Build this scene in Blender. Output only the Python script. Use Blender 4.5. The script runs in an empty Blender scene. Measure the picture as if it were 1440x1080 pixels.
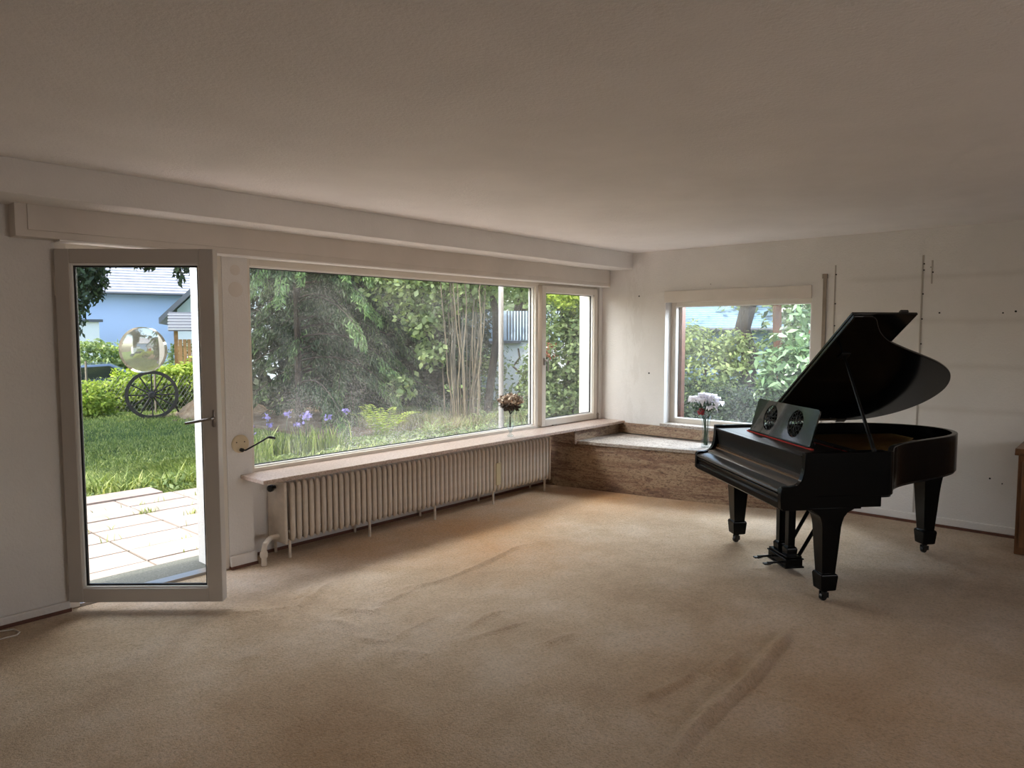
import bpy, bmesh, math, random
import numpy as np
from mathutils import Vector, Matrix
PI = math.pi
R = math.radians
random.seed(7)
SC = bpy.context.scene
COL = SC.collection

# ------------------------------------------------------------------ camera
cam_d = bpy.data.cameras.new('camera'); cam = bpy.data.objects.new('camera', cam_d); COL.objects.link(cam)
cam.location = (0, 0, 1.55)
cam_d.sensor_width = 36.0; cam_d.sensor_fit = 'HORIZONTAL'
cam_d.lens = 1009.2/1440*36.0
cam_d.clip_start = 0.05; cam_d.clip_end = 300
cam.rotation_euler = (R(90-4.0895), 0, R(41.479-90))
SC.camera = cam

# ------------------------------------------------------------------ world, sun, exposure
W = bpy.data.worlds.new('world'); SC.world = W; W.use_nodes = True
wn = W.node_tree.nodes; wl = W.node_tree.links
wn.clear()
sky = wn.new('ShaderNodeTexSky'); sky.sky_type = 'NISHITA'; sky.sun_disc = False
sky.sun_elevation = R(52); sky.sun_rotation = R(-81); sky.air_density = 1.0; sky.dust_density = 2.5; sky.ozone_density = 1.0
bg = wn.new('ShaderNodeBackground'); bg.inputs['Strength'].default_value = 0.31
wo = wn.new('ShaderNodeOutputWorld')
wl.new(sky.outputs[0], bg.inputs[0]); wl.new(bg.outputs[0], wo.inputs[0])
sun_d = bpy.data.lights.new('sun', 'SUN'); sun_d.energy = 2.7; sun_d.angle = R(0.6); sun_d.color = (1.0, 0.94, 0.84)
sun = bpy.data.objects.new('sun', sun_d); COL.objects.link(sun)
sun.rotation_euler = Vector((-0.62, 0.10, 0.78)).to_track_quat('Z', 'Y').to_euler()
sun.location = (0, 0, 12)

def area(name, loc, to, sx, sy, energy, color=(1, 1, 1)):
    d = bpy.data.lights.new(name, 'AREA'); d.shape = 'RECTANGLE'; d.size = sx; d.size_y = sy; d.energy = energy; d.color = color
    o = bpy.data.objects.new(name, d); COL.objects.link(o); o.location = loc
    o.rotation_euler = (Vector(loc)-Vector(to)).to_track_quat('Z', 'Y').to_euler()
    return o
# added fill lamps: under the eave, outside the side window and behind the camera
area('fill_garden_window', (4.3, 5.08, 2.3), (4.0, 2.9, 0.1), 4.2, 0.6, 72, (1.0, 0.96, 0.91))
area('fill_garden_door', (1.75, 4.98, 2.3), (1.9, 3.2, 0.0), 0.85, 0.4, 15, (0.80, 0.88, 1.0))
area('fill_side_window', (7.4, 2.95, 2.35), (4.0, 3.0, 0.2), 1.4, 0.8, 95, (0.80, 0.88, 1.0))
area('fill_rear_window', (2.6, -3.9, 1.5), (2.6, 1.0, 1.4), 1.9, 1.1, 24, (1.0, 0.92, 0.86))

vs = SC.view_settings
vs.view_transform = 'Standard'; vs.look = 'None'; vs.exposure = 1.05; vs.gamma = 1.0
vs.use_curve_mapping = False
SC.display_settings.display_device = 'sRGB'
try:
    SC.cycles.transparent_max_bounces = 24; SC.cycles.max_bounces = 10; SC.cycles.diffuse_bounces = 6
    SC.cycles.caustics_reflective = False; SC.cycles.caustics_refractive = False
    SC.cycles.sample_clamp_indirect = 6
    SC.cycles.use_denoising = True
except Exception:
    pass

# ------------------------------------------------------------------ materials
def newmat(name):
    m = bpy.data.materials.new(name); m.use_nodes = True
    m.node_tree.nodes.clear()
    return m, m.node_tree.nodes, m.node_tree.links

def ramp(n, stops):
    r = n.new('ShaderNodeValToRGB')
    els = r.color_ramp.elements
    while len(els) > 1: els.remove(els[-1])
    els[0].position = stops[0][0]; els[0].color = (*stops[0][1], 1)
    for p, c in stops[1:]:
        e = els.new(p); e.color = (*c, 1)
    return r

def noise(n, l, scale, detail=4, rough=0.6, stretch=None, coord='Object', dist=0.0):
    tc = n.new('ShaderNodeTexCoord')
    t = n.new('ShaderNodeTexNoise'); t.inputs['Scale'].default_value = scale; t.inputs['Detail'].default_value = detail
    t.inputs['Roughness'].default_value = rough; t.inputs['Distortion'].default_value = dist
    if stretch:
        mp = n.new('ShaderNodeMapping'); mp.inputs['Scale'].default_value = stretch
        l.new(tc.outputs[coord], mp.inputs[0]); l.new(mp.outputs[0], t.inputs['Vector'])
    else:
        l.new(tc.outputs[coord], t.inputs['Vector'])
    return t

def simple(name, col, rough=0.5, metal=0.0, var=0.0, scale=8, bump=0.0, bscale=60, coat=0.0, stretch=None, col2=None, spec=0.5):
    m, n, l = newmat(name)
    out = n.new('ShaderNodeOutputMaterial'); b = n.new('ShaderNodeBsdfPrincipled')
    l.new(b.outputs[0], out.inputs[0])
    b.inputs['Base Color'].default_value = (*col, 1); b.inputs['Roughness'].default_value = rough; b.inputs['Metallic'].default_value = metal
    b.inputs['Coat Weight'].default_value = coat; b.inputs['Specular IOR Level'].default_value = spec
    if var > 0 or col2:
        t = noise(n, l, scale, 5, 0.6, stretch)
        c2 = col2 if col2 else tuple(max(0, c*(1-var)) for c in col)
        r = ramp(n, [(0.35, c2), (0.65, col)])
        l.new(t.outputs['Fac'], r.inputs[0]); l.new(r.outputs[0], b.inputs['Base Color'])
    if bump > 0:
        t2 = noise(n, l, bscale, 3, 0.6, stretch)
        bp = n.new('ShaderNodeBump'); bp.inputs['Strength'].default_value = bump; bp.inputs['Distance'].default_value = 0.01
        l.new(t2.outputs['Fac'], bp.inputs['Height']); l.new(bp.outputs[0], b.inputs['Normal'])
    return m

def mathn(n, l, op, a, b=None, clamp=False):
    k = n.new('ShaderNodeMath'); k.operation = op; k.use_clamp = clamp
    for i, v in enumerate((a, b)):
        if v is None: continue
        if isinstance(v, (int, float)): k.inputs[i].default_value = v
        else: l.new(v, k.inputs[i])
    return k.outputs[0]

def wall_material(name, base, bands=False):
    m, n, l = newmat(name)
    out = n.new('ShaderNodeOutputMaterial'); b = n.new('ShaderNodeBsdfPrincipled'); l.new(b.outputs[0], out.inputs[0])
    b.inputs['Roughness'].default_value = 0.9; b.inputs['Specular IOR Level'].default_value = 0.2
    t = noise(n, l, 1.6, 6, 0.65)
    r = ramp(n, [(0.3, tuple(c*0.93 for c in base)), (0.6, base)])
    l.new(t.outputs['Fac'], r.inputs[0])
    colout = r.outputs[0]
    if bands:
        # ghost lines of dust where shelves hung: thin horizontal bands at given heights, and a faint water stain
        tc = n.new('ShaderNodeTexCoord'); sp = n.new('ShaderNodeSeparateXYZ'); l.new(tc.outputs['Object'], sp.inputs[0])
        tn = noise(n, l, 2.5, 4, 0.6)
        zz = mathn(n, l, 'ADD', sp.outputs[2], mathn(n, l, 'MULTIPLY', tn.outputs['Fac'], 0.03))
        tot = None
        for h in (2.01, 1.66, 1.30, 0.96):
            d = mathn(n, l, 'ABSOLUTE', mathn(n, l, 'SUBTRACT', zz, h))
            s = mathn(n, l, 'SUBTRACT', 1.0, mathn(n, l, 'DIVIDE', d, 0.035), True)
            tot = s if tot is None else mathn(n, l, 'ADD', tot, s)
        right = mathn(n, l, 'SUBTRACT', 1.0, mathn(n, l, 'DIVIDE', mathn(n, l, 'SUBTRACT', sp.outputs[1], 1.85), 0.15), True)
        f = mathn(n, l, 'MULTIPLY', mathn(n, l, 'MULTIPLY', tot, right), 0.16)
        # stain column by the corner
        dy = mathn(n, l, 'ABSOLUTE', mathn(n, l, 'SUBTRACT', sp.outputs[1], 4.05))
        st = mathn(n, l, 'SUBTRACT', 1.0, mathn(n, l, 'DIVIDE', dy, 0.25), True)
        n3 = noise(n, l, 9, 5, 0.7, (1, 1, 0.3))
        st = mathn(n, l, 'MULTIPLY', mathn(n, l, 'MULTIPLY', st, mathn(n, l, 'GREATER_THAN', n3.outputs['Fac'], 0.5)), 0.10)
        f = mathn(n, l, 'ADD', f, st)
        mx = n.new('ShaderNodeMix'); mx.data_type = 'RGBA'
        l.new(f, mx.inputs[0]); l.new(r.outputs[0], mx.inputs[6]); mx.inputs[7].default_value = (0.33, 0.27, 0.2, 1)
        colout = mx.outputs[2]
    l.new(colout, b.inputs['Base Color'])
    t2 = noise(n, l, 75, 3, 0.55)
    t3 = noise(n, l, 12, 2, 0.5)
    ad = mathn(n, l, 'ADD', t2.outputs['Fac'], mathn(n, l, 'MULTIPLY', t3.outputs['Fac'], 0.8))
    bp = n.new('ShaderNodeBump'); bp.inputs['Strength'].default_value = 0.55; bp.inputs['Distance'].default_value = 0.006
    l.new(ad, bp.inputs['Height']); l.new(bp.outputs[0], b.inputs['Normal'])
    return m

M = {}
M['wall'] = wall_material('wall_plaster', (0.75, 0.72, 0.69))
M['wall_r'] = wall_material('wall_plaster_marked', (0.76, 0.73, 0.70), True)
M['ceiling'] = wall_material('ceiling_plaster', (0.87, 0.84, 0.83))
M['paint'] = simple('white_paint', (0.70, 0.64, 0.58), 0.45, var=0.08, scale=4, bump=0.08, bscale=30)
M['box'] = simple('shutter_box_paint', (0.66, 0.60, 0.54), 0.5, var=0.08, scale=3, bump=0.05, bscale=40)
M['door'] = simple('grey_beige_door_plastic', (0.50, 0.46, 0.42), 0.4, var=0.05, scale=3)
M['bead'] = simple('white_glazing_bead', (0.85, 0.83, 0.80), 0.4)
M['seal'] = simple('black_rubber_seal', (0.012, 0.012, 0.013), 0.5)
M['frame'] = simple('cream_window_frame', (0.72, 0.66, 0.58), 0.4, var=0.06, scale=5)
M['black_metal'] = simple('dark_metal', (0.02, 0.018, 0.017), 0.4, 0.6)
M['steel'] = simple('grey_steel', (0.30, 0.27, 0.25), 0.35, 0.9)
M['redwood'] = simple('red_brown_wood_strip', (0.16, 0.06, 0.035), 0.6, var=0.4, scale=10)
M['cream'] = simple('cream_plate', (0.66, 0.54, 0.36), 0.45, var=0.1)
M['brownmetal'] = simple('brown_metal_rail', (0.33, 0.27, 0.22), 0.5, 0.2, var=0.2)
M['hole'] = simple('dark_hole', (0.01, 0.008, 0.007), 0.9)
M['gap'] = simple('grey_rail', (0.42, 0.38, 0.34), 0.6, 0.1)

def carpet_material():
    m, n, l = newmat('old_beige_carpet')
    out = n.new('ShaderNodeOutputMaterial'); b = n.new('ShaderNodeBsdfPrincipled'); l.new(b.outputs[0], out.inputs[0])
    b.inputs['Roughness'].default_value = 0.95; b.inputs['Specular IOR Level'].default_value = 0.1
    b.inputs['Sheen Weight'].default_value = 0.25; b.inputs['Sheen Roughness'].default_value = 0.5
    t = noise(n, l, 1.5, 8, 0.72)
    r = ramp(n, [(0.36, (0.49, 0.345, 0.215)), (0.5, (0.60, 0.45, 0.30)), (0.62, (0.68, 0.54, 0.40))])
    l.new(t.outputs['Fac'], r.inputs[0])
    # orange-brown stains of the carpet's own: near the radiator and by the stone bench
    tc = n.new('ShaderNodeTexCoord')
    nn = noise(n, l, 1.8, 5, 0.7)
    vm = n.new('ShaderNodeVectorMath'); vm.operation = 'ADD'
    sc = n.new('ShaderNodeVectorMath'); sc.operation = 'SCALE'; sc.inputs['Scale'].default_value = 0.9
    l.new(nn.outputs['Color'], sc.inputs[0]); l.new(tc.outputs['Object'], vm.inputs[0]); l.new(sc.outputs[0], vm.inputs[1])
    tot = None
    for (x, y, rad, s) in ((3.95, 4.05, 1.0, 1.0), (3.75, 3.5, 0.8, 0.75), (4.9, 4.3, 0.9, 0.75), (5.65, 3.7, 0.75, 0.9), (5.2, 3.9, 0.9, 0.55), (3.2, 4.2, 0.7, 0.7), (5.95, 3.1, 0.6, 0.6), (3.2, 0.8, 1.2, 0.3), (1.2, 2.2, 1.0, 0.3)):
        d = n.new('ShaderNodeVectorMath'); d.operation = 'DISTANCE'; l.new(vm.outputs[0], d.inputs[0]); d.inputs[1].default_value = (x+0.45, y+0.45, 0.45)
        k = mathn(n, l, 'MULTIPLY', mathn(n, l, 'SUBTRACT', 1.0, mathn(n, l, 'DIVIDE', d.outputs['Value'], rad), True), s)
        tot = k if tot is None else mathn(n, l, 'MAXIMUM', tot, k)
    mx = n.new('ShaderNodeMix'); mx.data_type = 'RGBA'
    l.new(tot, mx.inputs[0]); l.new(r.outputs[0], mx.inputs[6]); mx.inputs[7].default_value = (0.58, 0.29, 0.10, 1)
    # small dark specks and fibre mottling
    t4 = noise(n, l, 60, 6, 0.85)
    r4 = ramp(n, [(0.34, (0.50, 0.46, 0.40)), (0.50, (1, 1, 1)), (0.66, (1.2, 1.2, 1.2))])
    l.new(t4.outputs['Fac'], r4.inputs[0])
    m2 = n.new('ShaderNodeMix'); m2.data_type = 'RGBA'; m2.blend_type = 'MULTIPLY'; m2.inputs[0].default_value = 0.7
    l.new(mx.outputs[2], m2.inputs[6]); l.new(r4.outputs[0], m2.inputs[7])
    v = n.new('ShaderNodeTexVoronoi'); v.inputs['Scale'].default_value = 2.3; l.new(tc.outputs['Object'], v.inputs['Vector'])
    sp = mathn(n, l, 'LESS_THAN', v.outputs['Distance'], 0.02)
    m3 = n.new('ShaderNodeMix'); m3.data_type = 'RGBA'
    l.new(mathn(n, l, 'MULTIPLY', sp, 0.75), m3.inputs[0]); l.new(m2.outputs[2], m3.inputs[6]); m3.inputs[7].default_value = (0.03, 0.02, 0.015, 1)
    l.new(m3.outputs[2], b.inputs['Base Color'])
    t2 = noise(n, l, 90, 4, 0.7); t3 = noise(n, l, 14, 4, 0.6, (1, 1, 1), 'Object', 0.6)
    ad = mathn(n, l, 'ADD', t2.outputs['Fac'], mathn(n, l, 'MULTIPLY', t3.outputs['Fac'], 0.35))
    bp = n.new('ShaderNodeBump'); bp.inputs['Strength'].default_value = 1.0; bp.inputs['Distance'].default_value = 0.016
    l.new(ad, bp.inputs['Height']); l.new(bp.outputs[0], b.inputs['Normal'])
    return m
M['carpet'] = carpet_material()

def travertine(name, dark, mid, light, scale=1.0, pits=True):
    m, n, l = newmat(name)
    out = n.new('ShaderNodeOutputMaterial'); b = n.new('ShaderNodeBsdfPrincipled'); l.new(b.outputs[0], out.inputs[0])
    b.inputs['Roughness'].default_value = 0.45
    t = noise(n, l, 3.6*scale, 10, 0.78, (0.55, 0.55, 3.4), 'Object', 0.9)
    r = ramp(n, [(0.30, dark), (0.46, mid), (0.56, light), (0.70, mid)])
    l.new(t.outputs['Fac'], r.inputs[0])
    col = r.outputs[0]
    if pits:
        t2 = noise(n, l, 42*scale, 7, 0.82, (0.8, 0.8, 1.7), 'Object', 0.8)
        r2 = ramp(n, [(0.39, (0.09, 0.05, 0.04)), (0.47, (0.72, 0.66, 0.62)), (0.57, (1, 1, 1))]); l.new(t2.outputs['Fac'], r2.inputs[0])
        mx = n.new('ShaderNodeMix'); mx.data_type = 'RGBA'; mx.blend_type = 'MULTIPLY'; mx.inputs[0].default_value = 0.85
        l.new(col, mx.inputs[6]); l.new(r2.outputs[0], mx.inputs[7]); col = mx.outputs[2]
        bp = n.new('ShaderNodeBump'); bp.inputs['Strength'].default_value = 0.5; bp.inputs['Distance'].default_value = 0.004
        l.new(r2.outputs[0], bp.inputs['Height']); l.new(bp.outputs[0], b.inputs['Normal'])
    l.new(col, b.inputs['Base Color'])
    return m
M['trav'] = travertine('brown_travertine', (0.11, 0.06, 0.04), (0.30, 0.18, 0.115), (0.46, 0.34, 0.22))
M['trav_light'] = travertine('light_travertine', (0.30, 0.25, 0.21), (0.43, 0.38, 0.33), (0.52, 0.47, 0.42), 1.4)

def speckle(name, base, dark, light, scale=120, rough=0.35):
    m, n, l = newmat(name)
    out = n.new('ShaderNodeOutputMaterial'); b = n.new('ShaderNodeBsdfPrincipled'); l.new(b.outputs[0], out.inputs[0])
    b.inputs['Roughness'].default_value = rough
    t = noise(n, l, scale, 4, 0.8)
    r = ramp(n, [(0.36, dark), (0.45, base), (0.56, base), (0.66, light)]); l.new(t.outputs['Fac'], r.inputs[0])
    l.new(r.outputs[0], b.inputs['Base Color'])
    return m
M['sill'] = speckle('speckled_sill_stone', (0.47, 0.36, 0.30), (0.22, 0.14, 0.10), (0.68, 0.58, 0.53), 70)
M['threshold'] = speckle('threshold_stone', (0.12, 0.12, 0.10), (0.05, 0.05, 0.045), (0.22, 0.21, 0.19), 60, 0.8)
M['radiator'] = simple('old_radiator_enamel', (0.68, 0.59, 0.49), 0.4, var=0.14, scale=14, bump=0.05, bscale=40)
M['radiator_d'] = simple('yellowed_radiator_cap', (0.56, 0.47, 0.27), 0.5, var=0.1)

def glass_material(name, dust=0.03, dust_low=0.25, zlo=0.6, zhi=1.2, tint=(0.97, 0.99, 0.98), spec_noise=0.0):
    m, n, l = newmat(name)
    out = n.new('ShaderNodeOutputMaterial')
    tr = n.new('ShaderNodeBsdfTransparent'); tr.inputs[0].default_value = (*tint, 1)
    gl = n.new('ShaderNodeBsdfGlossy'); gl.inputs['Roughness'].default_value = 0.0
    fr = n.new('ShaderNodeFresnel'); fr.inputs['IOR'].default_value = 1.45
    ge = n.new('ShaderNodeNewGeometry'); ff = mathn(n, l, 'MULTIPLY', fr.outputs[0], mathn(n, l, 'SUBTRACT', 1.0, ge.outputs['Backfacing']))
    mx = n.new('ShaderNodeMixShader'); l.new(ff, mx.inputs[0]); l.new(tr.outputs[0], mx.inputs[1]); l.new(gl.outputs[0], mx.inputs[2])
    last = mx.outputs[0]
    if dust > 0 or dust_low > 0:
        di = n.new('ShaderNodeBsdfDiffuse'); di.inputs[0].default_value = (0.85, 0.83, 0.78, 1)
        tl = n.new('ShaderNodeBsdfTranslucent'); tl.inputs[0].default_value = (0.9, 0.88, 0.82, 1)
        a = n.new('ShaderNodeMixShader'); a.inputs[0].default_value = 0.6; l.new(di.outputs[0], a.inputs[1]); l.new(tl.outputs[0], a.inputs[2])
        tc = n.new('ShaderNodeTexCoord'); sp = n.new('ShaderNodeSeparateXYZ'); l.new(tc.outputs['Object'], sp.inputs[0])
        mr = n.new('ShaderNodeMapRange'); mr.inputs[1].default_value = zhi; mr.inputs[2].default_value = zlo; mr.inputs[3].default_value = 0.0; mr.inputs[4].default_value = 1.0
        l.new(sp.outputs[2], mr.inputs[0])
        t = noise(n, l, 2.2, 5, 0.6); t2 = noise(n, l, 95, 2, 0.8)
        r = ramp(n, [(0.35, (0.25,)*3), (0.65, (1,)*3)]); l.new(t.outputs['Fac'], r.inputs[0])
        r2 = ramp(n, [(0.52, (0.45,)*3), (0.64, (2.6,)*3)]); l.new(t2.outputs['Fac'], r2.inputs[0])
        f = mathn(n, l, 'MULTIPLY', mathn(n, l, 'ADD', mathn(n, l, 'MULTIPLY', mr.outputs[0], dust_low), dust), mathn(n, l, 'MULTIPLY', r.outputs[0], r2.outputs[0]), True)
        m2 = n.new('ShaderNodeMixShader'); l.new(f, m2.inputs[0]); l.new(last, m2.inputs[1]); l.new(a.outputs[0], m2.inputs[2])
        last = m2.outputs[0]
    l.new(last, out.inputs[0])
    return m
M['glass_big'] = glass_material('dusty_window_glass', 0.045, 0.14, 0.6, 1.25)
M['glass_small'] = glass_material('casement_glass', 0.03, 0.05, 0.6, 1.0)
M['glass_side'] = glass_material('side_window_glass', 0.03, 0.04, 0.6, 1.2)
M['glass_door'] = glass_material('door_glass', 0.004, 0.0)

def real_glass(name, rough=0.0, ior=1.45, col=(1, 1, 1)):
    m, n, l = newmat(name)
    out = n.new('ShaderNodeOutputMaterial'); g = n.new('ShaderNodeBsdfGlass'); g.inputs['Roughness'].default_value = rough; g.inputs['IOR'].default_value = ior
    g.inputs[0].default_value = (*col, 1); l.new(g.outputs[0], out.inputs[0]); return m
M['vase'] = glass_material('thin_vase_glass', 0.05, 0.0, tint=(0.9, 0.94, 0.95))
M['vase'].node_tree.nodes['Fresnel'].inputs[0].default_value = 1.9

def lens_material():
    m, n, l = newmat('cloudy_lens_plastic')
    out = n.new('ShaderNodeOutputMaterial')
    g = n.new('ShaderNodeBsdfGlass'); g.inputs['Roughness'].default_value = 0.0; g.inputs['IOR'].default_value = 1.5; g.inputs[0].default_value = (0.97, 0.95, 0.90, 1)
    d = n.new('ShaderNodeBsdfTranslucent'); d.inputs[0].default_value = (0.80, 0.76, 0.66, 1)
    mx = n.new('ShaderNodeMixShader'); mx.inputs[0].default_value = 0.22
    l.new(g.outputs[0], mx.inputs[1]); l.new(d.outputs[0], mx.inputs[2]); l.new(mx.outputs[0], out.inputs[0]); return m
M['lens'] = lens_material()

M['lacquer'] = simple('black_piano_lacquer', (0.003, 0.003, 0.003), 0.2, coat=0.05, bump=0.02, bscale=20, spec=0.1)
M['lacquer_dull'] = simple('worn_black_lacquer', (0.004, 0.0038, 0.0038), 0.4, coat=0.0, bump=0.03, bscale=30, spec=0.2)
M['fall'] = simple('brown_black_fallboard', (0.024, 0.016, 0.011), 0.28, coat=0.2, var=0.4, scale=3, stretch=(0.3, 8, 8))
M['lid_in'] = simple('lid_underside_lacquer', (0.003, 0.003, 0.0035), 0.14, coat=0.15, spec=0.35)
M['plate'] = simple('bronze_iron_plate', (0.22, 0.115, 0.035), 0.45, 0.5, var=0.2)
M['board'] = simple('soundboard_wood', (0.20, 0.10, 0.035), 0.5, var=0.3, scale=5, stretch=(1, 12, 1))
M['felt'] = simple('red_felt', (0.42, 0.03, 0.02), 0.95)
M['brass'] = simple('brass', (0.45, 0.33, 0.14), 0.35, 1.0)
M['cabinet'] = simple('brown_cabinet_wood', (0.22, 0.095, 0.035), 0.45, var=0.45, scale=6, stretch=(6, 6, 0.6), coat=0.2)

def leafmat(name, cols, trans=0.35, rough=0.55, scale=1.3):
    m, n, l = newmat(name)
    out = n.new('ShaderNodeOutputMaterial')
    d = n.new('ShaderNodeBsdfPrincipled'); d.inputs['Roughness'].default_value = rough; d.inputs['Specular IOR Level'].default_value = 0.35
    tl = n.new('ShaderNodeBsdfTranslucent')
    at = n.new('ShaderNodeAttribute'); at.attribute_name = 'leafrnd'
    r = ramp(n, [(i/max(1, len(cols)-1), c) for i, c in enumerate(cols)])
    l.new(at.outputs['Fac'], r.inputs[0])
    l.new(r.outputs[0], d.inputs['Base Color'])
    g = n.new('ShaderNodeMix'); g.data_type = 'RGBA'; g.blend_type = 'MULTIPLY'; g.inputs[0].default_value = 1; g.inputs[7].default_value = (1.0, 1.0, 0.55, 1)
    l.new(r.outputs[0], g.inputs[6]); l.new(g.outputs[2], tl.inputs[0])
    mx = n.new('ShaderNodeMixShader'); mx.inputs[0].default_value = trans
    l.new(d.outputs[0], mx.inputs[1]); l.new(tl.outputs[0], mx.inputs[2]); l.new(mx.outputs[0], out.inputs[0])
    return m
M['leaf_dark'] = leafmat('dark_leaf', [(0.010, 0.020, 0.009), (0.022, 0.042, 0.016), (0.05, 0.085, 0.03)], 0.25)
M['leaf_mid'] = leafmat('mid_green_leaf', [(0.05, 0.085, 0.035), (0.12, 0.18, 0.07), (0.25, 0.32, 0.14)])
M['leaf_light'] = leafmat('light_green_leaf', [(0.11, 0.16, 0.07), (0.26, 0.35, 0.14), (0.48, 0.56, 0.27)], 0.45)
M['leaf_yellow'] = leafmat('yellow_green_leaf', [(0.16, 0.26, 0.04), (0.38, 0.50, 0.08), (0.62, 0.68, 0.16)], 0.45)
M['leaf_glossy'] = leafmat('glossy_laurel_leaf', [(0.07, 0.14, 0.06), (0.18, 0.30, 0.14), (0.42, 0.55, 0.40)], 0.25, 0.22)
M['needle'] = leafmat('conifer_needle', [(0.012, 0.025, 0.014), (0.035, 0.065, 0.03), (0.14, 0.21, 0.09)], 0.2)
M['needle_tip'] = leafmat('fresh_conifer_tip', [(0.12, 0.22, 0.08), (0.30, 0.45, 0.18)], 0.35)
M['copper_leaf'] = leafmat('copper_leaf', [(0.12, 0.03, 0.02), (0.28, 0.08, 0.05), (0.40, 0.16, 0.10)])
M['grass'] = leafmat('grass_blade', [(0.12, 0.17, 0.05), (0.28, 0.36, 0.10), (0.52, 0.54, 0.22)], 0.40)
M['iris'] = leafmat('violet_petal', [(0.25, 0.20, 0.60), (0.42, 0.36, 0.85)], 0.4)
M['bark'] = simple('brown_bark', (0.055, 0.038, 0.03), 0.9, var=0.5, scale=14, bump=0.8, bscale=30, stretch=(1, 1, 0.25))
M['bark_red'] = simple('reddish_bark', (0.30, 0.12, 0.05), 0.85, var=0.4, scale=10, bump=0.6, bscale=24, stretch=(1, 1, 0.25))
M['stem'] = simple('pale_hazel_stem', (0.21, 0.165, 0.11), 0.8, var=0.3, scale=8)
M['petal'] = leafmat('white_petal', [(0.88, 0.86, 0.90), (0.90, 0.88, 0.92)], 0.5); M['petal'].node_tree.nodes['Mix'].inputs[7].default_value = (1, 1, 1, 1)
M['dried'] = simple('dried_petal', (0.42, 0.30, 0.22), 0.85, var=0.5, scale=30)
M['dried_l'] = simple('pale_dried_petal', (0.72, 0.60, 0.46), 0.85)
M['dried_d'] = simple('dried_dark_leaf', (0.06, 0.04, 0.025), 0.85, var=0.4, scale=30)
M['redberry'] = simple('dark_red_flower', (0.28, 0.015, 0.02), 0.6)
M['dgreen'] = simple('dark_green_leaf', (0.025, 0.06, 0.02), 0.5)

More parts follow.
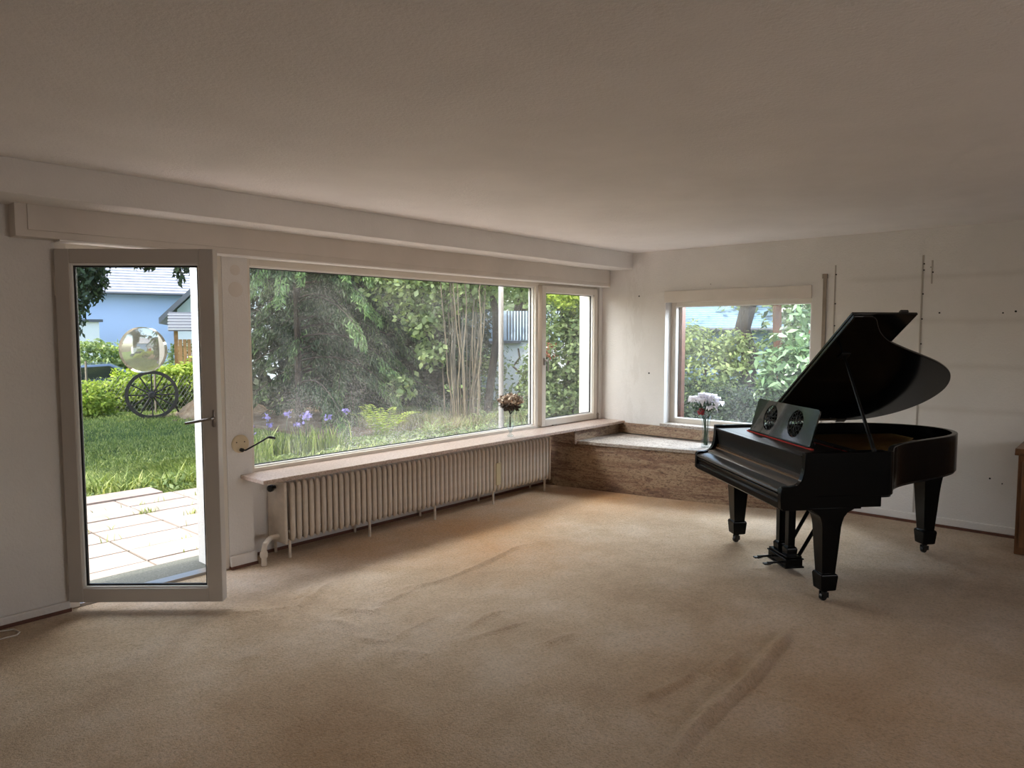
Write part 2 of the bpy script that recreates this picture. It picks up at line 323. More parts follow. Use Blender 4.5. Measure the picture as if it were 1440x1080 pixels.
# ------------------------------------------------------------------ mesh helpers
class MB:
    def __init__(s): s.v = []; s.f = []
    def add(s, vs, fs):
        o = len(s.v); s.v += [tuple(p) for p in vs]; s.f += [tuple(i+o for i in f) for f in fs]; return s
    def box(s, x0, x1, y0, y1, z0, z1, mat=None):
        vs = [(x, y, z) for z in (z0, z1) for y in (y0, y1) for x in (x0, x1)]
        if mat: vs = [tuple(mat @ Vector(p)) for p in vs]
        return s.add(vs, [(0, 2, 3, 1), (4, 5, 7, 6), (0, 1, 5, 4), (2, 6, 7, 3), (0, 4, 6, 2), (1, 3, 7, 5)])
    def prism(s, poly, fn, t0, t1):
        """poly: 2D points; fn(u,v,t)->xyz; extruded from t0 to t1"""
        n = len(poly)
        vs = [fn(u, v, t0) for u, v in poly]+[fn(u, v, t1) for u, v in poly]
        fs = [tuple(range(n))[::-1], tuple(range(n, 2*n))]+[(i, (i+1) % n, n+(i+1) % n, n+i) for i in range(n)]
        return s.add(vs, fs)
    def tube(s, pts, rad, seg=8, cap=True):
        pts = [Vector(p) for p in pts]; n = len(pts)
        rads = rad if isinstance(rad, (list, tuple)) else [rad]*n
        vs = []; fs = []; prev = None
        for i, p in enumerate(pts):
            d = (pts[min(i+1, n-1)]-pts[max(i-1, 0)])
            d = d.normalized() if d.length > 1e-9 else Vector((0, 0, 1))
            if prev is None:
                a = Vector((0, 0, 1)) if abs(d.z) < 0.9 else Vector((1, 0, 0))
                x = d.cross(a).normalized()
            else:
                x = (prev-d*prev.dot(d)).normalized()
            prev = x; y = d.cross(x)
            for k in range(seg):
                t = 2*PI*k/seg; vs.append(p+(x*math.cos(t)+y*math.sin(t))*rads[i])
        for i in range(n-1):
            for k in range(seg):
                a = i*seg+k; b = i*seg+(k+1) % seg; fs.append((a, b, b+seg, a+seg))
        if cap: fs += [tuple(range(seg))[::-1], tuple(range((n-1)*seg, n*seg))]
        return s.add(vs, fs)
    def lathe(s, prof, c=(0, 0, 0), seg=20, axis=None):
        """prof: list of (r,h)"""
        vs = []; fs = []
        q = Vector(axis).to_track_quat('Z', 'Y') if axis else None
        for r_, h in prof:
            for k in range(seg):
                t = 2*PI*k/seg; p = Vector((r_*math.cos(t), r_*math.sin(t), h))
                if q: p = q @ p
                vs.append(tuple(p+Vector(c)))
        for i in range(len(prof)-1):
            for k in range(seg):
                a = i*seg+k; b = i*seg+(k+1) % seg; fs.append((a, b, b+seg, a+seg))
        return s.add(vs, fs)
    def ball(s, c, r_, seg=8, rings=6, sc=(1, 1, 1)):
        prof = [(max(1e-4, math.sin(PI*i/rings)), -math.cos(PI*i/rings)) for i in range(rings+1)]
        vs = []; fs = []
        for a, h in prof:
            for k in range(seg):
                t = 2*PI*k/seg; vs.append((c[0]+r_*sc[0]*a*math.cos(t), c[1]+r_*sc[1]*a*math.sin(t), c[2]+r_*sc[2]*h))
        for i in range(rings):
            for k in range(seg):
                p = i*seg+k; q = i*seg+(k+1) % seg; fs.append((p, q, q+seg, p+seg))
        return s.add(vs, fs)
    def build(s, name, mat, parent=None, bevel=0.0, smooth=True, ang=35, bseg=2):
        me = bpy.data.meshes.new(name); me.from_pydata(s.v, [], s.f); me.update()
        bm = bmesh.new(); bm.from_mesh(me); bmesh.ops.recalc_face_normals(bm, faces=bm.faces); bm.to_mesh(me); bm.free()
        me.materials.append(mat if not isinstance(mat, str) else M[mat])
        if smooth:
            me.polygons.foreach_set('use_smooth', [True]*len(me.polygons)); me.set_sharp_from_angle(angle=R(ang))
        o = bpy.data.objects.new(name, me); COL.objects.link(o)
        if parent is not None: o.parent = parent
        if bevel > 0:
            b = o.modifiers.new('bevel', 'BEVEL'); b.width = bevel; b.segments = bseg; b.limit_method = 'ANGLE'; b.angle_limit = R(40); b.harden_normals = False
        return o

def tag(o, label, cat=None, group=None, kind=None):
    if label: o['label'] = label
    if cat: o['category'] = cat
    if group: o['group'] = group
    if kind: o['kind'] = kind
    return o
def empty(name, loc=(0, 0, 0), rz=0.0, label=None, cat=None, group=None, kind=None):
    o = bpy.data.objects.new(name, None); COL.objects.link(o); o.location = loc; o.rotation_euler = (0, 0, rz); o.empty_display_size = 0.2
    tag(o, label, cat, group, kind); return o
def struct(o, label=None): o['kind'] = 'structure'; tag(o, label); return o

def numesh(name, V, F, mat, parent=None, rnd=None, smooth=False):
    """fast quad mesh from numpy: V (n,3), F (m,4)"""
    me = bpy.data.meshes.new(name)
    me.vertices.add(len(V)); me.vertices.foreach_set('co', np.asarray(V, np.float32).ravel())
    F = np.asarray(F, np.int32); m = len(F)
    me.loops.add(m*4); me.loops.foreach_set('vertex_index', F.ravel())
    me.polygons.add(m); me.polygons.foreach_set('loop_start', np.arange(0, m*4, 4, dtype=np.int32))
    me.polygons.foreach_set('loop_total', np.full(m, 4, np.int32))
    if smooth: me.polygons.foreach_set('use_smooth', np.ones(m, bool))
    me.update(calc_edges=True)
    if rnd is not None:
        a = me.attributes.new('leafrnd', 'FLOAT', 'FACE'); a.data.foreach_set('value', np.asarray(rnd, np.float32))
    me.materials.append(mat if not isinstance(mat, str) else M[mat])
    o = bpy.data.objects.new(name, me); COL.objects.link(o)
    if parent is not None: o.parent = parent
    return o

# ================================================================== THE ROOM
CEIL = 2.38
XR = 6.53
# ---- floor: carpet with wrinkles
RID = [
(0.022,0.027,[(3.703,1.335),(3.501,1.302),(3.119,1.279),(2.908,1.27),(2.637,1.269),(2.407,1.258),(2.222,1.23)]),
(0.013,0.028,[(3.005,1.515),(2.84,1.483),(2.686,1.503),(2.578,1.533)]),
(0.014,0.022,[(3.311,1.481),(3.225,1.412),(3.104,1.403),(3.003,1.432)]),
(0.007,0.02,[(3.206,1.857),(3.135,1.869),(3.055,1.87)]),
(0.009,0.03,[(2.941,2.129),(2.825,2.169),(2.691,2.181)]),
(0.014,0.025,[(2.546,3.732),(2.422,3.684),(2.274,3.622),(2.147,3.488)]),
(0.008,0.02,[(2.467,3.783),(2.332,3.713),(2.206,3.664)]),
(0.009,0.025,[(2.166,3.546),(2.026,3.625),(1.91,3.71),(1.804,3.799)]),
(0.009,0.025,[(1.898,3.709),(1.787,3.684),(1.659,3.66)]),
(0.014,0.025,[(3.95,3.353),(3.641,3.319),(3.373,3.273),(3.178,3.237),(2.917,3.254),(2.763,3.335)]),
(0.013,0.03,[(2.736,3.256),(2.611,3.223),(2.508,3.224)]),
(0.010,0.025,[(2.508,3.159),(2.414,3.155),(2.366,3.24),(2.315,3.329)]),
(0.009,0.03,[(2.186,3.263),(2.216,3.156),(2.23,3.056),(2.158,3.055)]),
(0.009,0.025,[(2.144,2.964),(2.178,2.862),(2.225,2.784),(2.335,2.828),(2.494,2.842),(2.65,2.858)]),
(0.009,0.03,[(2.14,2.662),(2.198,2.62),(2.231,2.513)]),
(0.009,0.025,[(2.923,2.627),(2.805,2.637),(2.684,2.627),(2.524,2.6)]),
(0.006,0.02,[(2.868,2.433),(2.685,2.473),(2.477,2.511)]),
(0.005,0.015,[(3.787,1.482),(3.79,1.405),(3.74,1.199)]),
(0.006,0.03,[(3.712,1.611),(3.78,1.768),(3.511,1.763)]),
(0.006,0.03,[(1.858,3.161),(1.725,3.131),(1.597,3.162)]),
(0.005,0.03,[(2.488,1.496),(2.512,1.41),(2.545,1.332)]),
(-0.006,0.010,[(2.939,1.926),(2.966,1.495),(2.955,1.226),(2.968,0.713)]),
(-0.004,0.010,[(3.124,1.78),(3.154,1.55),(3.147,1.466)]),
]
def vnoise(X, Y, s, seed):
    rs = np.random.RandomState(seed); G = rs.rand(64, 64)
    x = X*s; y = Y*s; xi = np.floor(x).astype(int); yi = np.floor(y).astype(int); fx = x-xi; fy = y-yi
    fx = fx*fx*(3-2*fx); fy = fy*fy*(3-2*fy); g = lambda a, b: G[a % 64, b % 64]
    return (g(xi, yi)*(1-fx)+g(xi+1, yi)*fx)*(1-fy)+(g(xi, yi+1)*(1-fx)+g(xi+1, yi+1)*fx)*fy
def carpet():
    xs = np.concatenate([np.arange(-2.3, 1.0, 0.08), np.arange(1.0, 4.4, 0.0125), np.arange(4.4, 6.58, 0.03)])
    ys = np.concatenate([np.arange(-3.3, 0.4, 0.08), np.arange(0.4, 4.0, 0.0125), np.arange(4.0, 4.63, 0.03)])
    X, Y = np.meshgrid(xs, ys); Z = (vnoise(X, Y, 1.3, 1)-0.5)*0.004+(vnoise(X, Y, 6, 2)-0.5)*0.0025
    wob = (vnoise(X, Y, 9, 3)-0.5)*0.03
    wob2 = (vnoise(X, Y, 9, 4)-0.5)*0.03
    for h, wd, pts in RID:
        best = np.zeros_like(X)
        for i in range(len(pts)-1):
            ax, ay = pts[i]; bx, by = pts[i+1]
            dx, dy = bx-ax, by-ay; L = dx*dx+dy*dy
            t = np.clip(((X+wob-ax)*dx+(Y+wob2-ay)*dy)/L, 0, 1)
            D = np.hypot(X+wob-ax-t*dx, Y+wob2-ay-t*dy)
            g = (i+t)/(len(pts)-1)
            amp = np.minimum(1, np.minimum(g, 1-g)*5+0.25)*(0.75+0.5*vnoise(X, Y, 5, 5))
            best = np.maximum(best, np.exp(-(D/wd)**2)*amp)
        Z += (h*1.0+0.004)*best if h > 0 else h*best
    edge = np.clip((4.35-Y)/0.1, 0, 1)*np.clip((6.3-X)/0.1, 0, 1)
    Z = Z*edge-0.003
    V = np.stack([X.ravel(), Y.ravel(), Z.ravel()], 1); nx = len(xs); ny = len(ys)
    i = np.arange((ny-1)*(nx-1)); r_ = i//(nx-1); c = i % (nx-1); a = r_*nx+c
    F = np.stack([a, a+1, a+nx+1, a+nx], 1)
    o = numesh('floor', V, F, 'carpet', smooth=True)
    return struct(o, 'old beige carpet floor with wrinkles and orange-brown stains')
carpet()
b = MB(); b.box(-2.5, 6.9, -3.5, 4.62, -0.22, -0.02); struct(b.build('trim_13', 'threshold', smooth=False), 'concrete slab under the carpet')

# ---- ceiling
b = MB(); b.box(-2.3, XR+0.02, -3.3, 4.65, CEIL, CEIL+0.12); struct(b.build('ceiling', 'ceiling', smooth=False), 'off-white rough plaster ceiling')

# ---- window wall
b = MB()
b.box(-2.3, 1.30, 4.46, 4.72, -0.02, CEIL)                     # left of the garden door
b.box(2.172, 2.236, 4.545, 4.76, -0.1, 2.0); b.box(2.235, 2.41, 4.45, 4.72, -0.02, CEIL)                     # post between door and window
b.box(1.30, 2.235, 4.47, 4.72, 2.06, CEIL)                      # above the door
b.box(2.41, XR+0.3, 4.47, 4.72, 2.05, CEIL)                     # above the windows
b.box(2.41, XR+0.3, 4.60, 4.72, -0.02, 0.585)                   # below the windows, radiator recess
b.box(6.47, XR+0.3, 4.46, 4.72, 0.585, 2.06)                    # sliver right of the casement
struct(b.build('wall_garden', 'wall', smooth=False), 'rough white plaster wall holding the garden door and windows')
wg = bpy.data.objects['wall_garden']
for zc, rr_ in ((1.955, 0.035), (1.83, 0.05)):
    MB().lathe([(0.0001, 0.003), (rr_*0.8, 0.0025), (rr_, 0.0)], (2.325, 4.45, zc), 20, (0, -1, 0)).build('filler_patch', 'paint', wg)
b = MB(); b.box(-2.3, 1.298, 4.435, 4.46, 0.012, 0.055); o = struct(b.build('baseboard_garden', 'wall', bevel=0.006), 'plastered skirting on the garden wall left of the door')
b = MB(); b.box(-2.3, 1.30, 4.43, 4.455, -0.005, 0.016); b.build('wood_strip', 'redwood', o)
b = MB(); b.box(2.232, 2.418, 4.425, 4.45, 0.014, 0.085); o = struct(b.build('baseboard_post', 'wall', bevel=0.006), 'plastered foot of the post between door and window')
b = MB(); b.box(2.232, 2.42, 4.422, 4.452, -0.005, 0.016); b.box(2.418, 5.70, 4.585, 4.602, -0.005, 0.016); b.build('wood_strip', 'redwood', o)
# ---- soffit / curtain beam and shutter box
b = MB(); b.box(-2.3, XR, 4.08, 4.48, 2.213, CEIL); o = struct(b.build('trim_1', 'wall', bevel=0.004), 'long boxed ceiling beam above the garden windows')
b = MB(); b.box(1.10, XR, 4.36, 4.47, 2.045, 2.22); o = struct(b.build('trim_2', 'box', bevel=0.003), 'roller shutter box above the garden door and windows')
b = MB(); b.box(1.155, 6.46, 4.352, 4.362, 2.082, 2.214); b.build('access_panel', 'box', o, bevel=0.002)
b = MB(); b.box(1.30, XR, 4.362, 4.47, 2.036, 2.046); b.build('lower_lip', 'bead', o, bevel=0.002)
# slot of the roller shutter outside (brown underside)
b = MB(); b.box(1.30, 6.47, 4.56, 4.70, 2.00, 2.05); struct(b.build('trim_3', 'redwood', smooth=False), 'brown roller shutter slot above the garden door and windows')

# ---- right wall with side window opening y 2.235..3.69, z .60..1.86; second window y -2.2..-1.0
b = MB(); T = 0.24
b.box(XR, XR+T, 3.69, 4.47, -0.02, CEIL); b.box(XR, XR+T, 2.235, 3.69, -0.02, 0.60); b.box(XR, XR+T, 2.235, 3.69, 1.86, CEIL)
b.box(XR, XR+T, -1.0, 2.235, -0.02, CEIL); b.box(XR, XR+T, -2.2, -1.0, -0.02, 0.9); b.box(XR, XR+T, -2.2, -1.0, 1.95, CEIL)
b.box(XR, XR+T, -3.3, -2.2, -0.02, CEIL)
wall_r = struct(b.build('wall_right', 'wall_r', smooth=False), 'rough white side wall with dusty shelf marks behind the piano')
b = MB()
for y, z, r_ in [(1.247, 1.707, .007), (0.827, 1.699, .006), (0.748, 1.709, .008), (4.0, 1.93, .008), (3.87, 1.13, .009), (3.2, 2.02, .004), (0.86, 0.43, .007), (0.78, 0.40, .005), (1.32, 2.07, .004)]:
    MBh = MB(); MBh.lathe([(0.0001, 0.002), (r_, 0.002), (r_, -0.004)], (XR, y, z), 8, (-1, 0, 0)); MBh.build('screw_hole', 'hole', wall_r)
o = MB().box(XR-0.022, XR, -3.2, 1.93, 0.016, 0.075).build('baseboard_right', 'wall_r', bevel=0.006); struct(o, 'plastered skirting along the side wall behind the piano')
MB().box(XR-0.03, XR, -3.2, 1.93, -0.005, 0.018).build('wood_strip', 'redwood', o)
# fascia over the side window
o = struct(MB().box(XR-0.028, XR, 2.235, 3.69, 1.853, 1.968).build('trim_4', 'paint', bevel=0.003), 'white boxed lintel cover over the side window')
o = struct(MB().box(XR-0.012, XR, 2.13, 2.236, 0.62, 1.99).build('trim_5', 'wall_r', bevel=0.002), 'smooth plaster strip right of the side window')

# ---- back and west walls (behind the camera), back one opened for fill light
b = MB()
b.box(-2.5, 1.6, -3.5, -3.2, -0.02, CEIL); b.box(3.6, XR+T, -3.5, -3.2, -0.02, CEIL); b.box(1.6, 3.6, -3.5, -3.2, -0.02, 0.9); b.box(1.6, 3.6, -3.5, -3.2, 2.0, CEIL)
struct(b.build('wall_back', 'wall', smooth=False), 'plain plaster wall with an added wide window at the back of the room')
b = MB()
b.box(-2.5, -2.2, -3.5, 4.72, -0.02, CEIL)
struct(b.build('wall_left', 'wall', smooth=False), 'plain plaster wall at the left of the room')

# ---- window 1: big fixed pane
def frame_mb(x0, x1, z0, z1, w, y0, y1, wb=None, wt=None):
    wb = w if wb is None else wb; wt = w if wt is None else wt
    b = MB(); b.box(x0, x0+w, y0, y1, z0, z1); b.box(x1-w, x1, y0, y1, z0, z1)
    b.box(x0+w, x1-w, y0, y1, z0, z0+wb); b.box(x0+w, x1-w, y0, y1, z1-wt, z1); return b
w1 = empty('window_1', (0, 0, 0)); struct(w1, 'large fixed picture window facing the garden, dusty glass')
frame_mb(2.41, 5.44, 0.60, 2.05, 0.03, 4.475, 4.555, 0.038, 0.055).build('frame', 'frame', w1, bevel=0.003)
frame_mb(2.438, 5.412, 0.636, 1.997, 0.012, 4.50, 4.56, 0.012, 0.012).build('glazing_bead', 'bead', w1, bevel=0.001)
frame_mb(2.45, 5.40, 0.648, 1.985, 0.006, 4.527, 4.539).build('seal', 'seal', w1)
MB().box(2.449, 5.401, 4.530, 4.536, 0.647, 1.986).build('pane', 'glass_big', w1, smooth=False)
# window 2: narrow casement beside it
w2 = empty('window_2'); struct(w2, 'narrow opening casement window beside the side wall')
frame_mb(5.435, 6.475, 0.60, 2.05, 0.035, 4.49, 4.56).build('frame', 'frame', w2, bevel=0.003)
frame_mb(5.492, 6.44, 0.618, 2.012, 0.062, 4.46, 4.53).build('sash', 'frame', w2, bevel=0.004)
frame_mb(5.550, 6.382, 0.676, 1.954, 0.012, 4.478, 4.545).build('glazing_bead', 'bead', w2, bevel=0.001)
frame_mb(5.560, 6.372, 0.686, 1.944, 0.008, 4.500, 4.514).build('seal', 'seal', w2)
MB().box(5.562, 6.370, 4.504, 4.510, 0.688, 1.942).build('pane', 'glass_small', w2, smooth=False)
hb = MB(); hb.box(5.515, 5.535, 4.447, 4.462, 1.23, 1.30); hb.tube([(5.525, 4.45, 1.275), (5.525, 4.415, 1.275), (5.525, 4.41, 1.26), (5.525, 4.41, 1.17)], 0.009, 8)
h = hb.build('handle', 'steel', w2); h['label'] = 'grey turn handle'
hb = MB(); hb.tube([(6.445, 4.45, 0.60), (6.445, 4.45, 0.68)], 0.010, 8); hb.tube([(6.425, 4.448, 0.66), (6.46, 4.448, 0.66)], 0.006, 6); hb.build('hinge', 'brownmetal', w2)
hb = MB(); hb.box(5.66, 5.72, 4.447, 4.462, 0.607, 0.622); hb.build('catch', 'brownmetal', w2)
# window 3: side window in the right wall
def frame_mx(y0, y1, z0, z1, w, x0, x1):
    b = MB(); b.box(x0, x1, y0, y0+w, z0, z1); b.box(x0, x1, y1-w, y1, z0, z1); b.box(x0, x1, y0+w, y1-w, z0, z0+w); b.box(x0, x1, y0+w, y1-w, z1-w, z1); return b
w3 = empty('window_3'); struct(w3, 'square side window with white lintel behind the vase of white flowers')
frame_mx(2.225, 3.69, 0.615, 1.87, 0.055, XR+0.125, XR+0.19).build('frame', 'frame', w3, bevel=0.003)
frame_mx(2.275, 3.64, 0.665, 1.82, 0.012, XR+0.118, XR+0.16).build('glazing_bead', 'bead', w3, bevel=0.001)
MB().box(XR+0.150, XR+0.156, 2.28, 3.635, 0.67, 1.815).build('pane', 'glass_side', w3, smooth=False)
MB().box(XR+0.19, XR+T+0.02, 3.60, 3.69, 0.60, 1.86).build('shutter_rail', 'redwood', w3)
o = struct(MB().box(XR-0.035, XR+0.13, 2.16, 3.72, 0.592, 0.622).build('trim_6', 'trav_light', bevel=0.004), 'pale stone stool under the side window')
# windows behind the camera
w4 = empty('window_4'); struct(w4, 'window in the side wall behind the camera')
frame_mx(-2.2, -1.0, 0.9, 1.95, 0.06, XR+0.10, XR+0.16).build('frame', 'frame', w4)
MB().box(XR+0.12, XR+0.13, -1.63, -1.57, 0.95, 1.9).build('mullion', 'frame', w4)
w5 = empty('fill_window_5'); struct(w5, 'wide window added in the back wall for fill light')  # added opening, lets fill light into the back of the room
frame_mb(1.6, 3.6, 0.9, 2.0, 0.07, -3.4, -3.33).build('frame', 'frame', w5)
MB().box(2.57, 2.63, -3.4, -3.33, 0.95, 1.95).build('mullion', 'frame', w5)

# ---- garden door: frame and open leaf
d1 = empty('door_1'); struct(d1, 'glazed garden door standing open into the room')
b = MB(); b.box(1.30, 1.355, 4.47, 4.54, 0.0, 2.06); b.box(2.175, 2.236, 4.455, 4.54, 0.0, 2.06); b.box(1.355, 2.175, 4.47, 4.54, 1.995, 2.06)
b.build('frame', 'frame', d1, bevel=0.003)
MB().box(1.355, 2.175, 4.47, 4.56, -0.01, 0.015).build('threshold', 'steel', d1, bevel=0.002)
leaf = empty('leaf', (1.31, 4.44, 0)); leaf.parent = d1
leaf.rotation_euler = (0, 0, math.atan2(3.815-4.44, 1.88-1.31))
Lw = 0.848; z0, z1 = 0.055, 2.0
def leaf_frame(x0, x1, za, zb, w, y0, y1, mat, name, bev):
    b = frame_mb(x0, x1, za, zb, w, y0, y1); return b.build(name, mat, leaf, bevel=bev)
leaf_frame(0.0, Lw, z0, z1, 0.078, -0.035, 0.03, 'door', 'leaf_frame', 0.004)
leaf_frame(0.076, Lw-0.076, z0+0.076, z1-0.076, 0.012, -0.026, 0.02, 'bead', 'glazing_bead', 0.001)
leaf_frame(0.086, Lw-0.086, z0+0.086, z1-0.086, 0.012, -0.012, 0.0, 'seal', 'seal', 0)
MB().box(0.09, Lw-0.09, -0.008, -0.002, z0+0.09, z1-0.09).build('pane', 'glass_door', leaf, smooth=False)
# white outer face of the free stile edge
b = MB(); b.box(Lw-0.026, Lw-0.012, -0.043, -0.034, 1.035, 1.13)
hr = b.build('handle_plate', 'steel', leaf, bevel=0.003)
b = MB(); b.tube([(Lw-0.019, -0.035, 1.085), (Lw-0.019, -0.085, 1.085), (Lw-0.032, -0.09, 1.083), (Lw-0.15, -0.09, 1.062)], 0.008, 10)
h = b.build('handle', 'steel', leaf); h['label'] = 'grey metal lever handle'
b = MB(); b.tube([(0.0, -0.02, 0.16), (0.0, -0.02, 0.26)], 0.011, 8); b.tube([(0.0, -0.02, 1.75), (0.0, -0.02, 1.85)], 0.011, 8); b.build('hinge', 'frame', leaf)
# lens disc on the door glass
ang = leaf.rotation_euler[2]
e = Vector((math.cos(ang), math.sin(ang), 0)); nrm = Vector((math.sin(ang), -math.cos(ang), 0))  # nrm points into the room
c = Vector((1.31, 4.44, 0))+e*0.453+Vector((0, 0, 1.457))+nrm*0.0085
b = MB(); prof = []
RC = 0.26
for i in range(15):
    r_ = 0.124*i/14; prof.append((max(1e-4, r_), 0.001+RC-math.sqrt(RC*RC-r_*r_)))
prof += [(0.124, 0.0), (0.0001, 0.0)]
b.lathe(prof, tuple(c), 48, tuple(nrm))
o = b.build('wide_angle_lens', 'lens', smooth=True, ang=25); tag(o, 'round cloudy plastic lens disc stuck on the open garden door glass', 'lens disc')

# ---- threshold outside the door
o = struct(MB().box(1.28, 2.25, 4.56, 4.90, -0.12, 0.0).build('trim_7', 'threshold', bevel=0.004), 'weathered grey stone threshold of the garden door')

# ---- shutter crank
cr = empty('shutter_crank', (2.327, 4.45, 0.82), label='round cream shutter crank plate with dark folding handle on the post', cat='shutter crank')
MB().lathe([(0.0001, 0.012), (0.052, 0.012), (0.060, 0.006), (0.060, 0.0)], (0, 0, 0), 32, (0, -1, 0)).build('cover_plate', 'cream', cr)
b = MB(); b.tube([(0.0, -0.012, -0.040), (0.0, -0.03, -0.040), (0.02, -0.035, -0.042), (0.10, -0.05, -0.004), (0.17, -0.055, 0.028)], 0.0055, 8); b.lathe([(0.013, 0.0), (0.013, 0.02), (0.0001, 0.022)], (0, -0.01, -0.04), 12, (0, -1, 0))
ch = b.build('crank_handle', 'black_metal', cr)
b = MB(); b.tube([(0.165, -0.055, 0.028), (0.178, -0.055, 0.030), (0.222, -0.055, 0.018)], [0.007, 0.010, 0.009], 8); b.build('grip', 'seal', ch)
for dx in (-0.03, 0.025): MB().lathe([(0.0001, 0.014), (0.004, 0.014), (0.004, 0.01)], (dx, 0, 0.012), 8, (0, -1, 0)).build('screw', 'hole', cr)

# ---- windowsill (three slabs read as one continuous board)
ws = MB().box(2.325, XR, 4.16, 4.49, 0.585, 0.612)
ws = ws.build('windowsill', 'sill', bevel=0.004); tag(ws, 'long speckled stone windowsill above the radiator', 'windowsill')
ws['kind'] = 'structure'

# ---- radiator
rad = empty('radiator', (2.6, 4.36, 0), label='long cream ribbed radiator under the garden windowsill', cat='radiator')
NF = 58; pitch = 2.90/NF
def fin():
    b = MB()
    # column: front and rear rounded tubes and a web, hubs top and bottom
    pts = [(0, 0.022, 0.115)]
    prof = []
    b.tube([(0, 0.02, 0.112), (0, 0.014, 0.125), (0, 0.012, 0.15), (0, 0.012, 0.49), (0, 0.016, 0.512), (0, 0.03, 0.522)], [0.009, 0.016, 0.0192, 0.0192, 0.016, 0.011], 10)
    b.tube([(0, 0.20, 0.112), (0, 0.206, 0.125), (0, 0.208, 0.15), (0, 0.208, 0.49), (0, 0.204, 0.512), (0, 0.19, 0.522)], [0.008, 0.014, 0.0165, 0.0165, 0.014, 0.010], 8)
    b.tube([(0, 0.11, 0.12), (0, 0.11, 0.515)], 0.014, 8)
    b.box(-0.007, 0.007, 0.012, 0.208, 0.115, 0.16); b.box(-0.007, 0.007, 0.012, 0.208, 0.475, 0.52)
    b.tube([(-0.025, 0.11, 0.145), (0.0251, 0.11, 0.145)], 0.02, 8); b.tube([(-0.025, 0.11, 0.49), (0.0251, 0.11, 0.49)], 0.02, 8)
    return b
f0 = fin().build('fin', 'radiator', rad); f0.location = (0.055, 0, 0)
for i in range(1, NF-1):
    f = f0.copy(); COL.objects.link(f); f.parent = rad; f.location = (0.03+pitch*(i+0.5), 0, 0)
b = MB(); b.box(-0.012, 0.012, 0.0, 0.225, 0.098, 0.530)
b.build('end_panel', 'radiator', rad, bevel=0.010, bseg=3)
b = MB(); b.box(2.895, 2.915, 0.0, 0.225, 0.098, 0.530); b.build('end_panel', 'radiator', rad, bevel=0.010, bseg=3)
for fx in (0.03, 0.71, 1.38, 2.09, 2.83):
    for fy in (0.015, 0.20):
        b = MB(); b.tube([(fx, fy, -0.002), (fx, fy, 0.12)], 0.010, 8); b.build('foot', 'radiator', rad)
b = MB(); b.tube([(-0.01, 0.09, 0.145), (-0.08, 0.07, 0.150), (-0.125, 0.03, 0.148), (-0.165, 0.0, 0.135), (-0.177, -0.008, 0.10), (-0.178, -0.008, -0.002)], 0.018, 12)
b.lathe([(0.024, -0.02), (0.026, 0.0), (0.024, 0.02)], (-0.178, -0.008, 0.075), 12); b.build('pipe', 'radiator', rad)
b = MB(); b.tube([(-0.01, 0.12, 0.485), (-0.05, 0.10, 0.485)], 0.014, 10); b.lathe([(0.012, 0), (0.024, 0.006), (0.024, 0.028), (0.012, 0.034), (0.0001, 0.034)], (-0.04, 0.105, 0.485), 12, (-0.9, -0.4, 0)); v = b.build('valve', 'black_metal', rad); v['label'] = 'small dark valve knob'
b = MB(); b.box(2.105, 2.165, -0.014, -0.001, 0.172, 0.375); b.build('heat_meter', 'radiator_d', rad, bevel=0.004)

# ---- stone bench in the corner
bench = empty('stone_bench', (6.53, 4.2, 0), label='low travertine corner bench clad in brown stone under the side window', cat='stone bench')
bench_pts = [(5.68, 4.598), (5.76, 4.19), (5.84, 3.76), (5.955, 3.2), (6.07, 2.76), (6.20, 2.38), (6.50, 2.02)]
poly = [(x-6.53, y-4.2) for x, y in bench_pts]+[(-0.002, 2.02-4.2), (-0.002, 0.39)]
inner = [(x-6.53+0.02, y-4.2) for x, y in bench_pts[1:]]+[(0-0.001, 1.98-4.2), (-0.001, 0.02), (5.78-6.53, 0.02)]
MB().prism(poly, lambda u, v, t: (u, v, t), -0.004, 0.447).box(5.69-6.53, 5.775-6.53, 0.0, 0.395, 0.447, 0.584).build('cladding', 'trav', bench, bevel=0.003)
sl = [(x-6.53-0.022, y-4.2) for x, y in bench_pts[1:]]+[(-0.001, 2.0-4.2), (-0.001, 0.015), (5.76-6.53-0.01, 0.015)]
MB().prism(sl, lambda u, v, t: (u, v, t), 0.444, 0.477).build('seat_slab', 'trav_light', bench, bevel=0.004)
MB().box(5.77-6.53, -0.001, 0.012, 0.042, 0.477, 0.585).build('riser', 'trav', bench, bevel=0.002)
MB().box(-0.035, -0.001, 3.0-4.2, 0.012, 0.487, 0.592).build('back_panel', 'trav', bench, bevel=0.002)

# ---- rails left on the side wall
def rail(name, label, y, w, z0, z1, mat, d=0.006, screws=()):
    o = MB().box(XR-d, XR, y-w/2, y+w/2, z0, z1).build(name, mat, bevel=0.001); tag(o, label, 'wall rail')
    for z in screws:
        MB().lathe([(0.0001, d+0.002), (0.006, d+0.002), (0.006, 0)], (XR, y-w/2, z), 8, (-1, 0, 0)).build('screw', 'hole', o)
    return o
o = rail('shelf_rail', 'brown flat metal bar on the wall just right of the side window', 2.128, 0.030, 1.0, 2.055, 'brownmetal', 0.014)
MB().box(XR-0.022, XR, 2.108, 2.148, 2.02, 2.06).build('end_cap', 'brownmetal', o, bevel=0.002)
rail('shelf_rail', 'thin screwed shelf rail on the wall, between the brown bar and the piano lid tip', 2.045, 0.012, 0.9, 2.13, 'gap', 0.004, (2.05, 1.80, 1.61, 1.42, 1.22))
rail('shelf_rail', 'tall thin shelf rail running down the wall behind the piano tail', 1.375, 0.014, 0.08, 2.17, 'gap', 0.004, (2.10, 2.05, 1.86, 1.66, 1.46, 1.26))
